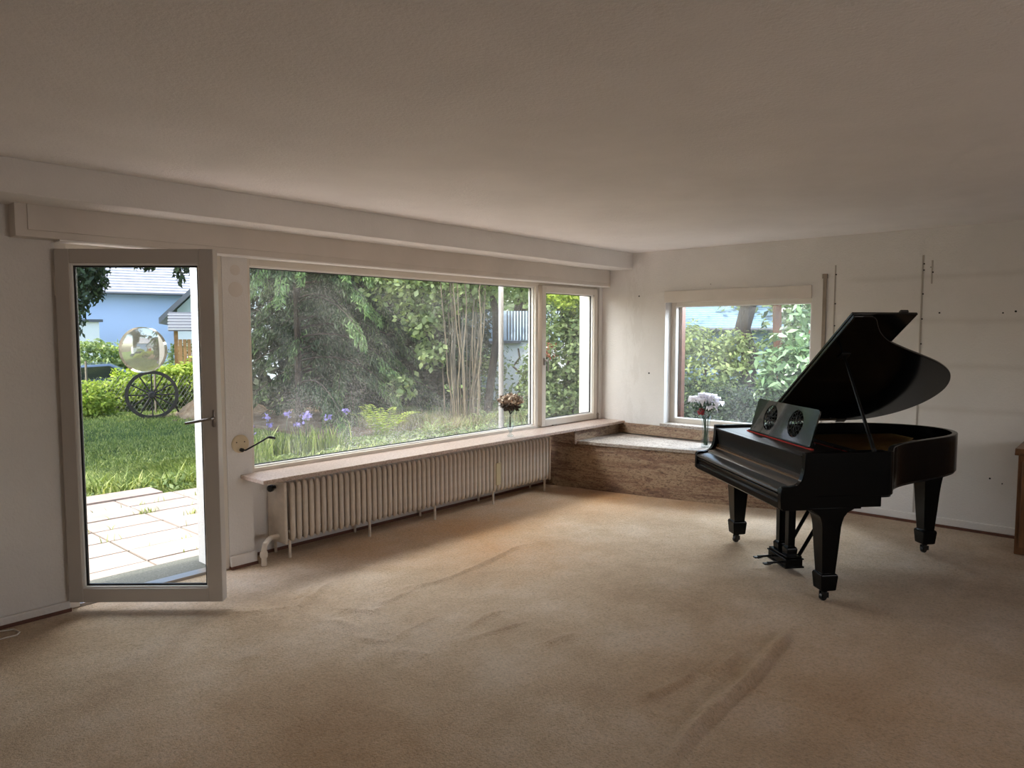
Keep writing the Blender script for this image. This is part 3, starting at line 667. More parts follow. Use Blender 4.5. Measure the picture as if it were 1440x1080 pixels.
rail('shelf_rail', 'short stub of shelf rail near the ceiling, right of the tall one', 1.31, 0.012, 1.94, 2.125, 'gap', 0.004, (2.03,))

# ---- cabinet at the right edge
cb = empty('side_cabinet', (6.038, 0.0, 0), label='brown wooden cabinet with overhanging top at the right edge', cat='cabinet')
MB().box(0.0, 0.44, -0.35, 0.635, 0.0, 0.700).build('body', 'cabinet', cb, bevel=0.004)
MB().prism([(-0.02, 0.70), (-0.02, 0.712), (-0.01, 0.72), (0.0, 0.745), (0.45, 0.745), (0.45, 0.70)], lambda u, v, t: (u, t, v), -0.37, 0.655).build('top', 'cabinet', cb, bevel=0.002)
for y0, y1 in ((-0.33, 0.13), (0.15, 0.61)):
    dd = MB().box(-0.016, 0.0, y0, y1, 0.05, 0.66).build('door', 'cabinet', cb, bevel=0.006)
    MB().ball((-0.028, y0+0.03 if y0 > 0 else y1-0.03, 0.4), 0.012).build('knob', 'brass', dd)

# ---- cable loop on the carpet
b = MB(); b.tube([(0.60, 4.41, 0.004), (0.80, 4.40, 0.004), (0.954, 4.392, 0.004), (1.011, 4.366, 0.004), (1.02, 4.302, 0.004), (1.0, 4.272, 0.004), (0.928, 4.276, 0.004), (0.7, 4.2, 0.004), (0.5, 4.2, 0.004)], 0.0035, 6)
tag(b.build('cable', 'paint'), 'thin white cable looped on the carpet by the left skirting', 'cable')

# ================================================================== GRAND PIANO  (local: x = treble side positive, y = towards the tail)
pn = empty('grand_piano', (4.649, 1.780, 0), R(228.6), label='black grand piano with raised lid near the side window', cat='grand piano')
def smoothpoly(pts, n=6):
    """Catmull-Rom through open list of 2D points"""
    out = []
    P = [pts[0]]+list(pts)+[pts[-1]]
    for i in range(1, len(P)-2):
        p0, p1, p2, p3 = P[i-1], P[i], P[i+1], P[i+2]
        for k in range(n):
            t = k/n
            out.append(tuple(0.5*((2*p1[j])+(-p0[j]+p2[j])*t+(2*p0[j]-5*p1[j]+4*p2[j]-p3[j])*t*t+(-p0[j]+3*p1[j]-3*p2[j]+p3[j])*t*t*t) for j in range(2)))
    out.append(pts[-1]); return out
# outline in (a,b): a = bass positive
curve = [(-0.645, 0.315), (-0.640, 0.352), (-0.615, 0.385), (-0.56, 0.425), (-0.47, 0.50), (-0.385, 0.61), (-0.30, 0.77), (-0.225, 0.93), (-0.13, 1.12), (-0.02, 1.265), (0.11, 1.35), (0.25, 1.375), (0.39, 1.335), (0.51, 1.235), (0.595, 1.10), (0.637, 0.95), (0.645, 0.80)]
cs = smoothpoly(curve, 5)
outline = [(-0.645, -0.17)]+cs+[(0.645, -0.17)]
def offset(poly, d):
    """inward offset of an open outline (left-to-right as given, interior on the right side of travel)"""
    out = []; n = len(poly)
    for i in range(n):
        p = poly[max(0, i-1)]; q = poly[min(n-1, i+1)]
        dx, dy = q[0]-p[0], q[1]-p[1]; L = math.hypot(dx, dy) or 1
        out.append((poly[i][0]+dy/L*d, poly[i][1]-dx/L*d))
    return out
inn = offset(outline, 0.034)
def P3(a, b_, z): return (-a, b_, z)
# rim
b = MB(); n = len(outline)
vs = [P3(*p, 0.617) for p in outline]+[P3(*p, 0.872) for p in outline]+[P3(*p, 0.872) for p in inn]+[P3(*p, 0.617) for p in inn]
fs = []
for i in range(n-1):
    for k in range(4):
        j = (k+1) % 4; fs.append((k*n+i, k*n+i+1, j*n+i+1, j*n+i))
fs += [(0, n, 2*n, 3*n), (n-1, 2*n-1, 3*n-1, 4*n-1)]
b.add(vs, fs); b.build('rim', 'lacquer', pn, bevel=0.004)
# bottom band under the rim
b = MB(); sub = offset(outline, 0.01)
poly = [(u, v) for u, v in sub]
b.prism(poly, lambda u, v, t: P3(u, v, t), 0.605, 0.625); b.build('bottom_boards', 'lacquer_dull', pn)
# key bed block with stepped underside
b = MB(); b.box(-0.645, 0.645, -0.300, 0.175, 0.545, 0.63); b.box(-0.640, 0.640, 0.17, 0.30, 0.552, 0.63); b.build('key_bed', 'lacquer', pn, bevel=0.004)
# cheeks (arms)
prof = [(-0.312, 0.556), (-0.315, 0.60), (-0.313, 0.665), (-0.306, 0.677), (-0.29, 0.681), (-0.255, 0.681), (-0.225, 0.686), (-0.205, 0.699), (-0.190, 0.722), (-0.180, 0.755), (-0.175, 0.80), (-0.173, 0.872), (-0.10, 0.872), (-0.10, 0.556)]
for s in (1, -1):
    MB().prism(prof, lambda u, v, t: P3(t, u, v), s*0.605, s*0.6455).build('arm', 'lacquer', pn, bevel=0.004)
# key slip with mouldings
kp = [(-0.29, 0.545), (-0.305, 0.548), (-0.312, 0.556), (-0.312, 0.590), (-0.304, 0.596), (-0.302, 0.612), (-0.310, 0.620), (-0.312, 0.634), (-0.300, 0.640), (-0.29, 0.640)]
MB().prism(kp, lambda u, v, t: P3(t, u, v), -0.605, 0.605).build('key_slip', 'lacquer', pn, bevel=0.002)
# fallboard (closed lid over the keys)
fp = [(-0.285, 0.640), (-0.309, 0.641), (-0.315, 0.650), (-0.311, 0.660), (-0.298, 0.665), (-0.27, 0.669), (-0.235, 0.674), (-0.225, 0.686), (-0.18, 0.700), (-0.145, 0.712), (-0.142, 0.722), (-0.15, 0.735), (-0.15, 0.640)]
fb = MB().prism(fp, lambda u, v, t: P3(t, u, v), -0.603, 0.603).build('fallboard', 'fall', pn, bevel=0.002)
np_ = [(-0.150, 0.715), (-0.148, 0.72), (-0.160, 0.80), (-0.168, 0.84), (-0.176, 0.843), (-0.176, 0.852), (-0.13, 0.852), (-0.13, 0.715)]
MB().prism(np_, lambda u, v, t: P3(t, u, v), -0.603, 0.603).build('name_board', 'lacquer_dull', pn, bevel=0.0015)
for s in (1, -1):
    o = MB().box(-0.004, 0.004, -0.155, -0.130, 0.715, 0.735).build('hinge_plate', 'brass', pn); o.location = (s*0.598, -0.01, 0)
# shelf for the music desk with red felt
MB().box(-0.60, 0.60, -0.13, 0.16, 0.840, 0.852).build('desk_shelf', 'lacquer_dull', pn, bevel=0.002)
MB().box(-0.42, 0.44, -0.022, -0.008, 0.852, 0.860).build('felt_strip', 'felt', pn)
# interior: soundboard, iron plate, strings, dampers
io = offset(outline, 0.036)
MB().prism(io, lambda u, v, t: P3(u, v, t), 0.70, 0.712).build('soundboard', 'board', pn)
pl = offset(outline, 0.07); pl = [(u, v) for u, v in pl if v > 0.0]
pl = [(pl[0][0], 0.16)]+[p for p in pl if p[1] > 0.17]+[(pl[-1][0], 0.16)]
plo = MB().prism(pl, lambda u, v, t: P3(u, v, t), 0.755, 0.768).build('iron_plate', 'plate', pn, bevel=0.003)
b = MB()
for k in range(5):
    a = -0.42+k*0.2; b.box(-a-0.014, -a+0.014, 0.2, min(1.15, 0.45+0.28*k), 0.765, 0.795)
b.build('plate_strut', 'plate', plo, bevel=0.003)
b = MB()
for k in range(100):
    a = -0.55+1.10*k/99
    bend = min(1.22, 0.42+(a+0.55)*0.95)
    b.tube([P3(a, 0.18, 0.800), P3(a*0.93, bend-0.06, 0.800)], 0.0009, 3, False)
st = b.build('strings', 'brass', pn, smooth=False); st['kind'] = 'stuff'
b = MB()
for k in range(60): a = -0.5+1.0*k/59; b.box(-a-0.006, -a+0.006, 0.30+0.0, 0.345, 0.802, 0.828)
dm = b.build('dampers', 'lacquer_dull', pn, smooth=False); dm['kind'] = 'stuff'
MB().box(-0.56, 0.56, 0.296, 0.302, 0.80, 0.815).build('felt_rail', 'felt', pn)
for x in (0.57, -0.605): MB().box(x, x+0.035, 0.14, 0.34, 0.80, 0.872).build('cheek_block', 'lacquer', pn, bevel=0.003)

# ---- music desk with two pierced roundels (a plate with round holes, filled 2D curve)
def curve_plate(outer, holes, t):
    cu = bpy.data.curves.new('tmp', 'CURVE'); cu.dimensions = '2D'; cu.fill_mode = 'BOTH'; cu.extrude = t/2
    for pts in [outer]+holes:
        sp = cu.splines.new('POLY'); sp.points.add(len(pts)-1)
        for p, q in zip(sp.points, pts): p.co = (q[0], q[1], 0, 1)
        sp.use_cyclic_u = True
    o = bpy.data.objects.new('tmp', cu); COL.objects.link(o)
    bpy.context.view_layer.update()
    me = bpy.data.meshes.new_from_object(o.evaluated_get(bpy.context.evaluated_depsgraph_get()))
    bpy.data.objects.remove(o); return me
def rrect(x0, x1, y0, y1, r_, n=6, bottom=True):
    pts = []
    for cx, cy, a0 in ((x1-r_, y1-r_, 0), (x0+r_, y1-r_, 90)):
        for k in range(n+1): t = R(a0+90*k/n); pts.append((cx+r_*math.cos(t), cy+r_*math.sin(t)))
    pts += [(x0, y0), (x1, y0)]; return pts
circ = lambda cx, cy, r_, n=40: [(cx+r_*math.cos(2*PI*k/n), cy+r_*math.sin(2*PI*k/n)) for k in range(n)]
cxs = (-0.165, 0.165); RH = 0.088
me = curve_plate(rrect(-0.395, 0.395, 0, 0.232, 0.022), [circ(cx, 0.118, RH)[::-1] for cx in cxs], 0.010)
me.name = 'music_desk'; M['desk'] = simple('polished_desk_lacquer', (0.012, 0.014, 0.013), 0.12, coat=0.9, bump=0.03, bscale=12)
me.materials.append(M['desk'])
md = bpy.data.objects.new('music_desk', me); COL.objects.link(md); md.parent = pn
tilt = math.atan2(0.062, 0.222)
md.location = P3(-0.0, -0.004, 0.862); md.rotation_euler = (PI/2-tilt, 0, 0)
# local x of desk = local x of piano; local y = up the desk; local z = towards the player
rs = random.Random(3)
for cx in cxs:
    b = MB()
    def tb(pts, r_=0.0028): b.tube([(cx+x, 0.118+y, 0) for x, y in pts], r_, 5)
    def arc(x, y, r_, a0, a1, n=12): return [(x+r_*math.cos(R(a0+(a1-a0)*k/n)), y+r_*math.sin(R(a0+(a1-a0)*k/n))) for k in range(n+1)]
    tb(arc(0, 0, 0.014, 0, 360, 18))
    for k in range(8):
        t = R(k*45); cxx, cyy = 0.036*math.cos(t), 0.036*math.sin(t)
        # petal loop
        pts = []
        for j in range(15):
            u = 2*PI*j/14; ex, ey = 0.021*math.cos(u), 0.010*math.sin(u)
            pts.append((cxx+ex*math.cos(t)-ey*math.sin(t), cyy+ex*math.sin(t)+ey*math.cos(t)))
        tb(pts)
        t2 = t+R(22.5)
        # outer scrolls
        x, y = 0.066*math.cos(t2), 0.066*math.sin(t2); tb(arc(x, y, 0.013, k*45, k*45+330, 14))
        x, y = 0.070*math.cos(t), 0.070*math.sin(t); tb(arc(x, y, 0.015, k*45-120, k*45+120, 10))
        tb([(0.05*math.cos(t2), 0.05*math.sin(t2)), (0.028*math.cos(t2-0.12), 0.028*math.sin(t2-0.12)), (0.014*math.cos(t2), 0.014*math.sin(t2))])
    b.build('pierced_roundel', 'lacquer_dull', md)
for x in (-0.25, 0.25): MB().tube([(x, 0.15, -0.005), (x, 0.02, -0.11)], 0.004, 6).build('desk_strut', 'black_metal', md)
b = MB(); b.box(-0.395, 0.395, -0.006, 0.004, 0.0, 0.018); b.build('ledge', 'lacquer', md, bevel=0.002)

# ---- lid (main leaf) and folded front flap
th = R(35.3); HA, HZ = 0.655, 0.884
def LID(u, v, t):     # u from hinge, v = b, t = thickness outwards (upper side)
    a = HA-u*math.cos(th)+t*math.sin(th); z = HZ+u*math.sin(th)+t*math.cos(th); return P3(a, v, z)
lc = [(-0.66, 0.235), (-0.66, 0.33), (-0.652, 0.368), (-0.625, 0.402), (-0.565, 0.445), (-0.48, 0.517), (-0.395, 0.625), (-0.31, 0.785), (-0.232, 0.95), (-0.135, 1.14), (-0.025, 1.285), (0.11, 1.37), (0.25, 1.393), (0.395, 1.352), (0.52, 1.25), (0.607, 1.11), (0.648, 0.96), (0.655, 0.80), (0.655, 0.235)]
ls = [lc[0]]+smoothpoly(lc[1:-1], 5)+[lc[-1]]
lid = MB().prism([(HA-a, v) for a, v in ls], LID, 0.0, 0.018).build('lid', 'lid_in', pn, bevel=0.004)
fl = MB().prism([(0.02, 0.232), (1.315, 0.232), (1.315, 0.655), (0.02, 0.655)], LID, 0.020, 0.036).build('lid_flap', 'lid_in', lid, bevel=0.003)
# moulded edge strip on the front fold and the treble edge
MB().prism([(0.03, 0.232), (1.31, 0.232), (1.31, 0.244), (0.03, 0.244)], LID, -0.004, 0.0).build('fold_hinge', 'black_metal', lid)
MB().prism([(1.295, 0.55), (1.318, 0.55), (1.318, 0.60), (1.295, 0.60)], LID, 0.036, 0.052).build('rubber_buffer', 'seal', lid, bevel=0.002)
for v in (0.30, 0.80):
    MB().prism([(-0.012, v), (0.03, v), (0.03, v+0.07), (-0.012, v+0.07)], LID, -0.006, 0.0).build('lid_hinge', 'black_metal', lid)
# prop stick
a0 = P3(-0.612, 0.262, 0.872)
top = LID(0.90, 0.39, -0.004)
b = MB(); b.tube([a0, tuple(Vector(a0).lerp(Vector(top), 0.25)), top], [0.013, 0.011, 0.008], 8)
ps = b.build('prop_stick', 'lacquer_dull', pn)
b = MB(); b.tube([(a0[0], a0[1], 0.74), (a0[0], a0[1], 0.885)], 0.012, 8); b.build('prop_hinge', 'black_metal', pn)
MB().prism([(0.87, 0.36), (0.93, 0.36), (0.93, 0.42), (0.87, 0.42)], LID, -0.010, 0.0).build('prop_cup', 'black_metal', lid, bevel=0.002)

# ---- legs
def taper(b, cx, cy, secs):
    """secs: list of (z, half width x, half width y)"""
    vs = []; fs = []
    for z, hx, hy in secs:
        vs += [(cx-hx, cy-hy, z), (cx+hx, cy-hy, z), (cx+hx, cy+hy, z), (cx-hx, cy+hy, z)]
    m = len(secs)
    for i in range(m-1):
        for k in range(4):
            j = (k+1) % 4; fs.append((i*4+k, i*4+j, i*4+4+j, i*4+4+k))
    fs += [(3, 2, 1, 0), tuple(range((m-1)*4, m*4))]
    return b.add(vs, fs)
def leg(cx, cy, flare, ztop):
    secs = [(0.062, 0.036, 0.036), (0.068, 0.045, 0.045), (0.150, 0.052, 0.052), (0.162, 0.048, 0.048), (0.165, 0.040, 0.040), (0.30, 0.049, 0.049), (0.44, 0.057, 0.057)]
    if flare:
        secs += [(0.47, 0.059, 0.062), (0.50, 0.060, 0.072), (0.525, 0.060, 0.092), (0.542, 0.060, 0.125), (ztop, 0.060, 0.150)]
    else:
        secs += [(0.50, 0.062, 0.062), (0.55, 0.068, 0.068), (0.585, 0.082, 0.082), (ztop, 0.095, 0.095)]
    lg = taper(MB(), cx, cy, secs).build('leg', 'lacquer', pn, bevel=0.003)
    b = MB(); b.tube([(cx, cy, 0.035), (cx, cy, 0.064)], 0.016, 10); b.lathe([(0.0001, -0.011), (0.021, -0.011), (0.023, 0), (0.021, 0.011), (0.0001, 0.011)], (cx+0.006, cy-0.012, 0.021), 16, (1, 0.2, 0))
    b.box(cx-0.02, cx-0.012, cy-0.022, cy+0.012, 0.02, 0.05); b.box(cx+0.02, cx+0.027, cy-0.022, cy+0.012, 0.02, 0.05)
    b.build('caster', 'black_metal', lg)
    return lg
leg(0.586, 0.0, True, 0.556); leg(-0.586, 0.0, True, 0.556); leg(-0.181, 1.211, False, 0.617)

# ---- pedal lyre
ly = empty('pedal_lyre', (0, 0, 0)); ly.parent = pn
X0, X1 = -0.115, 0.150
b = MB(); b.box(X0+0.012, X1-0.012, 0.0, 0.115, 0.034, 0.092); b.box(X0+0.004, X1-0.004, -0.008, 0.123, 0.034, 0.046); b.box(X0+0.004, X1-0.004, -0.006, 0.121, 0.088, 0.097); b.box(X0+0.012, X1-0.012, 0.004, 0.11, 0.097, 0.112)
b.build('lyre_box', 'lacquer', ly, bevel=0.004)
for x in (-0.045, 0.075):
    b = MB(); taper(b, x, 0.058, [(0.108, 0.034, 0.034), (0.150, 0.036, 0.036), (0.160, 0.030, 0.030), (0.166, 0.023, 0.023), (0.548, 0.026, 0.026)]); b.build('post', 'lacquer', ly, bevel=0.003)
for x in (-0.05, 0.085):
    b = MB(); b.tube([(x, 0.0, 0.062), (x, -0.06, 0.060), (x, -0.10, 0.055)], [0.007, 0.008, 0.013], 8); b.box(x-0.016, x+0.016, -0.125, -0.08, 0.050, 0.060); b.build('pedal', 'black_metal', ly, bevel=0.003)
for x in (-0.05, 0.10):
    b = MB(); b.tube([(x, 0.105, 0.10), (x*1.2, 0.40, 0.61)], 0.0125, 8); b.build('brace', 'lacquer', ly)

# ================================================================== VASES
def vase_small():
    v = empty('glass_vase', (4.83, 4.29, 0.612), label='small clear glass vase of dried brownish flowers on the garden windowsill', cat='vase')
    b = MB(); b.lathe([(0.028, 0.0), (0.030, 0.004), (0.026, 0.012), (0.012, 0.028), (0.010, 0.04), (0.022, 0.065), (0.033, 0.095), (0.036, 0.12), (0.028, 0.155), (0.014, 0.185), (0.012, 0.21), (0.018, 0.235)], seg=20); b.lathe([(0.0001, 0.002), (0.028, 0.002)], seg=20)
    b.build('vase_body', 'vase', v)
    fl = empty('bouquet', (0, 0, 0)); fl.parent = v
    b = MB()
    rs = random.Random(11)
    for k in range(7): b.tube([(rs.uniform(-.008, .008), rs.uniform(-.008, .008), 0.09), (0, 0, 0.2), (rs.uniform(-.06, .06), rs.uniform(-.06, .06), 0.27)], 0.0022, 5)
    b.build('stems', 'dried_d', fl)
    def leaves(n, zc, rr, zr, size, mat, name, seed):
        rs = np.random.RandomState(seed); d = rs.normal(size=(n, 3)); d /= np.linalg.norm(d, axis=1)[:, None]
        c = d*np.array([rr, rr, zr])*rs.uniform(0.45, 1, (n, 1))+np.array([0, 0, zc])
        u = rs.normal(size=(n, 3)); u /= np.linalg.norm(u, axis=1)[:, None]; w = np.cross(d, u); w /= np.linalg.norm(w, axis=1)[:, None]
        s = size*rs.uniform(0.6, 1.3, (n, 1)); V = np.stack([c-u*s, c-w*s*0.55+d*s*0.3, c+u*s, c+w*s*0.55-d*s*0.2], 1).reshape(-1, 3)
        numesh(name, V, np.arange(n*4).reshape(-1, 4), mat, fl)
    leaves(340, 0.325, 0.118, 0.060, 0.020, 'dried', 'dried_petals', 1)
    leaves(90, 0.33, 0.125, 0.062, 0.018, 'dried_l', 'pale_dried_petals', 3)
    leaves(170, 0.275, 0.100, 0.045, 0.022, 'dried_d', 'dried_leaves', 2)
    return v
vase_small()
def vase_tall():
    v = empty('glass_vase', (6.20, 3.06, 0.477), label='tall clear glass vase with white flowers and a dark red one on the stone bench', cat='vase')
    b = MB(); b.lathe([(0.0001, 0.004), (0.040, 0.004), (0.040, 0.0), (0.042, 0.005), (0.036, 0.05), (0.031, 0.12), (0.034, 0.20), (0.045, 0.275), (0.052, 0.30)], seg=24); b.build('vase_body', 'vase', v)
    rs = random.Random(5)
    heads = [(-0.055, 0.085, 0.47, 0.07), (0.01, 0.03, 0.50, 0.075), (0.02, -0.03, 0.49, 0.07), (0.03, -0.10, 0.43, 0.065), (0.0, 0.13, 0.44, 0.05), (0.03, -0.075, 0.47, 0.06), (-0.06, 0.02, 0.46, 0.06), (-0.03, -0.07, 0.39, 0.05)]
    b = MB()
    for x, y, z, r_ in heads+[(-0.02, 0.02, 0.33, 0)]:
        b.tube([(rs.uniform(-.02, .02), rs.uniform(-.02, .02), 0.02), (rs.uniform(-.02, .02), rs.uniform(-.02, .02), 0.26), (x*0.7, y*0.7, z-0.07), (x, y, z-0.02)], 0.0032, 5)
    b.build('stems', 'dgreen', v)
    for i, (x, y, z, r_) in enumerate(heads):
        b = MB()
        for k in range(9):
            t = 2*PI*k/9+i+rs.uniform(-.3, .3); rr = r_*rs.uniform(0.7, 1.25); droop = rs.uniform(-0.9, 0.3)
            w = r_*0.45; y_ = y
            o = Vector((x, y, z)); d = Vector((math.cos(t), math.sin(t), 0)); s = Vector((-math.sin(t), math.cos(t), 0))
            pts = []
            for j, (q, ww, h) in enumerate([(0.05, 0.25, 0.0), (0.35, 0.85, 0.12), (0.65, 1.0, 0.14), (0.85, 0.6, -0.10+droop*0.25), (0.98, 0.06, -0.35+droop*0.6)]):
                c = o+d*(rr*q)+Vector((0, 0, rr*h)); pts += [tuple(c-s*w*ww), tuple(c+Vector((0, 0, -0.004))), tuple(c+s*w*ww)]
            fs = []
            for j in range(4):
                a = j*3; fs += [(a, a+1, a+4, a+3), (a+1, a+2, a+5, a+4)]
            b.add(pts, fs)
        b.ball((x, y, z+0.01), 0.009)
        b.build('white_flower', 'petal', v, ang=80)
    b = MB()
    for k in range(26):
        t = rs.uniform(0, 2*PI); p = rs.uniform(-1.2, 1.2); b.ball((-0.03+0.026*math.cos(t)*math.cos(p), 0.035+0.026*math.sin(t)*math.cos(p), 0.335+0.03*math.sin(p)), 0.010, 6, 4)
    b.build('red_flower', 'redberry', v)
    rsn = np.random.RandomState(4); n = 110
    c = rsn.normal(size=(n, 3))*np.array([0.03, 0.055, 0.028])+np.array([0, 0.0, 0.385]); u = rsn.normal(size=(n, 3)); u /= np.linalg.norm(u, axis=1)[:, None]; w = np.cross(u, rsn.normal(size=(n, 3))); w /= np.linalg.norm(w, axis=1)[:, None]
    s = rsn.uniform(0.014, 0.03, (n, 1)); V = np.stack([c-u*s, c-w*s*0.4, c+u*s, c+w*s*0.4], 1).reshape(-1, 3)
    numesh('leaves', V, np.arange(n*4).reshape(-1, 4), 'dgreen', v)
vase_tall()

# ================================================================== THE GARDEN
GZ = -0.15
def pol(az, r_, z=0.0): return (r_*math.cos(R(az)), r_*math.sin(R(az)), z)
def grd(name, c1, c2, c3, scale, bump=0.4):
    m, n, l = newmat(name); out = n.new('ShaderNodeOutputMaterial'); b = n.new('ShaderNodeBsdfPrincipled'); l.new(b.outputs[0], out.inputs[0]); b.inputs['Roughness'].default_value = 0.95
    b.inputs['Specular IOR Level'].default_value = 0.1
    t = noise(n, l, scale, 8, 0.75); r = ramp(n, [(0.32, c1), (0.5, c2), (0.68, c3)]); l.new(t.outputs['Fac'], r.inputs[0]); l.new(r.outputs[0], b.inputs['Base Color'])
    t2 = noise(n, l, 25, 6, 0.8); bp = n.new('ShaderNodeBump'); bp.inputs['Strength'].default_value = bump; bp.inputs['Distance'].default_value = 0.05
    l.new(t2.outputs['Fac'], bp.inputs['Height']); l.new(bp.outputs[0], b.inputs['Normal']); return m
M['lawn'] = grd('lawn_ground', (0.07, 0.10, 0.03), (0.12, 0.19, 0.05), (0.22, 0.28, 0.09), 1.2, 0.9)
M['soil'] = grd('bare_soil', (0.14, 0.10, 0.07), (0.22, 0.16, 0.11), (0.30, 0.24, 0.17), 3, 0.8)
M['mound'] = grd('sandy_compost', (0.22, 0.15, 0.09), (0.38, 0.28, 0.19), (0.52, 0.42, 0.30), 5, 1.0)
M['paver'] = simple('pinkish_paving_slab', (0.42, 0.34, 0.30), 0.85, var=0.18, scale=3, bump=0.2, bscale=80)
M['joint'] = simple('mossy_joint', (0.07, 0.065, 0.04), 0.95)

# ground: level lawn falling to a street behind the hedge
xs = np.linspace(-14, 46, 121); ys = np.concatenate([np.linspace(4.6, 24, 80), np.linspace(24.5, 60, 20)])
X, Y = np.meshgrid(xs, ys)
Z = GZ+(vnoise(X, Y, 0.6, 8)-0.5)*0.05-0.95*np.clip((Y-19.6)/2.5, 0, 1)*np.clip((14-X)/3, 0, 1)-0.05*np.clip((Y-9)/6, 0, 1)
Z = np.where(Y < 8.0, GZ-0.03, Z)
nx = len(xs); i = np.arange((len(ys)-1)*(nx-1)); a = (i//(nx-1))*nx+i % (nx-1)
struct(numesh('ground', np.stack([X.ravel(), Y.ravel(), Z.ravel()], 1), np.stack([a, a+1, a+nx+1, a+nx], 1), 'lawn', smooth=True), 'grassy garden ground beyond the patio')
xs = np.linspace(6.7, 46, 60); ys = np.linspace(-25, 4.65, 50); X, Y = np.meshgrid(xs, ys); Z = GZ+(vnoise(X, Y, 0.6, 9)-0.5)*0.05
nx = len(xs); i = np.arange((len(ys)-1)*(nx-1)); a = (i//(nx-1))*nx+i % (nx-1)
struct(numesh('side_ground', np.stack([X.ravel(), Y.ravel(), Z.ravel()], 1), np.stack([a, a+1, a+nx+1, a+nx], 1), 'soil', smooth=True), 'shady ground outside the side window')
b = MB(); b.box(-20, -2.5, -25, 4.6, GZ-0.1, GZ); b.box(-2.5, 6.7, -25, -3.5, GZ-0.1, GZ); struct(b.build('yard_ground', 'paver', smooth=False), 'paved yard behind the house')
# patio of slabs
b = MB(); b.box(-3, 12, 4.72, 7.50, -0.20, -0.094); pb = b.build('patio', 'joint', smooth=False); struct(pb, 'sunlit patio of pale pinkish paving slabs')
b = MB(); rsd = random.Random(2)
for r_ in range(7):
    for k in range(27):
        x = -2.9+k*0.55; y = 4.95+r_*0.36
        if 0 < x < 6 or True: dz = rsd.uniform(-0.003, 0.003); b.box(x+0.009, x+0.541, y+0.009, y+0.351, -0.12, -0.083+dz)
b.box(1.0, 3.06, 7.475, 7.80, -0.12, -0.07)
o = b.build('slabs', 'paver', pb, smooth=False)
rsn = np.random.RandomState(12)
def blades(name, pts, h, w, mat, lean=0.35, seed=0, parent=None):
    rs = np.random.RandomState(seed); n = len(pts); p = np.asarray(pts, float)
    t = rs.uniform(0, 2*PI, n); hh = h*rs.uniform(0.5, 1.25, n); ll = hh*lean*rs.uniform(0.1, 1.6, n)
    d = np.stack([np.cos(t), np.sin(t), 0*t], 1); s = np.stack([-np.sin(t+rs.uniform(-1, 1, n)), np.cos(t), 0*t], 1)*w
    mid = p+d*(ll*0.35)[:, None]+np.array([0, 0, 1])*(hh*0.6)[:, None]; tip = p+d*ll[:, None]+np.array([0, 0, 1])*hh[:, None]
    V = np.stack([p-s/2, p+s/2, mid+s*0.45, mid-s*0.45, tip+s*0.08, tip-s*0.08], 1).reshape(-1, 3)
    k = np.arange(n)*6; F = np.concatenate([np.stack([k, k+1, k+2, k+3], 1), np.stack([k+3, k+2, k+4, k+5], 1)])
    r_ = rs.uniform(0, 1, n); return numesh(name, V, F, mat, parent, np.concatenate([r_, r_]))
def leafcloud(name, blobs, n, size, mat, parent=None, seed=0, aspect=0.5, up=0.5, inner=0.55, droop=0.0):
    rs = np.random.RandomState(seed)
    B = np.array(blobs, float); vol = B[:, 3]*B[:, 4]+B[:, 4]*B[:, 5]+B[:, 3]*B[:, 5]; k = rs.choice(len(B), n, p=vol/vol.sum())
    d = rs.normal(size=(n, 3)); d /= np.linalg.norm(d, axis=1)[:, None]
    # lumpy shell
    f = 1+0.22*np.sin(d[:, 0]*7+k)*np.cos(d[:, 1]*8+2*k)+0.15*np.sin(d[:, 2]*11+k)
    rad = rs.uniform(inner, 1.0, n)**0.7*f
    c = B[k, :3]+d*B[k, 3:6]*rad[:, None]
    nrm = d*0.6+rs.normal(size=(n, 3))*0.6+np.array([0, 0, up]); nrm /= np.linalg.norm(nrm, axis=1)[:, None]
    u = np.cross(nrm, rs.normal(size=(n, 3))); u /= np.linalg.norm(u, axis=1)[:, None]
    if droop > 0:
        u = u*(1-droop)+np.array([0, 0, -1])*droop+d*0.15; u /= np.linalg.norm(u, axis=1)[:, None]
    w = np.cross(nrm, u); w /= np.linalg.norm(w, axis=1)[:, None]
    s = size*rs.uniform(0.6, 1.35, (n, 1))
    V = np.stack([c-u*s, c-w*s*aspect+nrm*s*0.12, c+u*s, c+w*s*aspect+nrm*s*0.12], 1).reshape(-1, 3)
    return numesh(name, V, np.arange(n*4).reshape(-1, 4), mat, parent, np.clip(rs.uniform(0, 1, n)*0.7+rad*0.2+rs.normal(size=n)*0.1, 0, 1))

# grass, dense near the patio edge
def scatter(n, x0, x1, y0, y1, seed, z=GZ):
    rs = np.random.RandomState(seed); return np.stack([rs.uniform(x0, x1, n), rs.uniform(y0, y1, n), np.full(n, z)], 1)
P_ = np.concatenate([scatter(16000, 2.2, 5.2, 7.62, 9.6, 1), scatter(14000, 2.6, 6.4, 9.2, 12.0, 2), scatter(9000, 4.6, 9.2, 7.6, 9.4, 3), scatter(12000, 3.0, 7.6, 12, 16.5, 4, GZ-0.045)])
g = blades('lawn_grass', P_, 0.042, 0.010, 'grass', 0.9, 1); tag(g, 'sunlit and shaded lawn grass beyond the patio', 'grass', kind='stuff')
Pt = np.concatenate([scatter(1300, 2.3, 4.4, 7.82, 8.5, 5), scatter(700, 4.4, 6.8, 7.6, 8.1, 6)])
Pt = Pt[vnoise(Pt[:, 0], Pt[:, 1], 4.0, 14) > 0.42]
g = blades('tall_grass', Pt, 0.17, 0.016, 'grass', 0.7, 6)
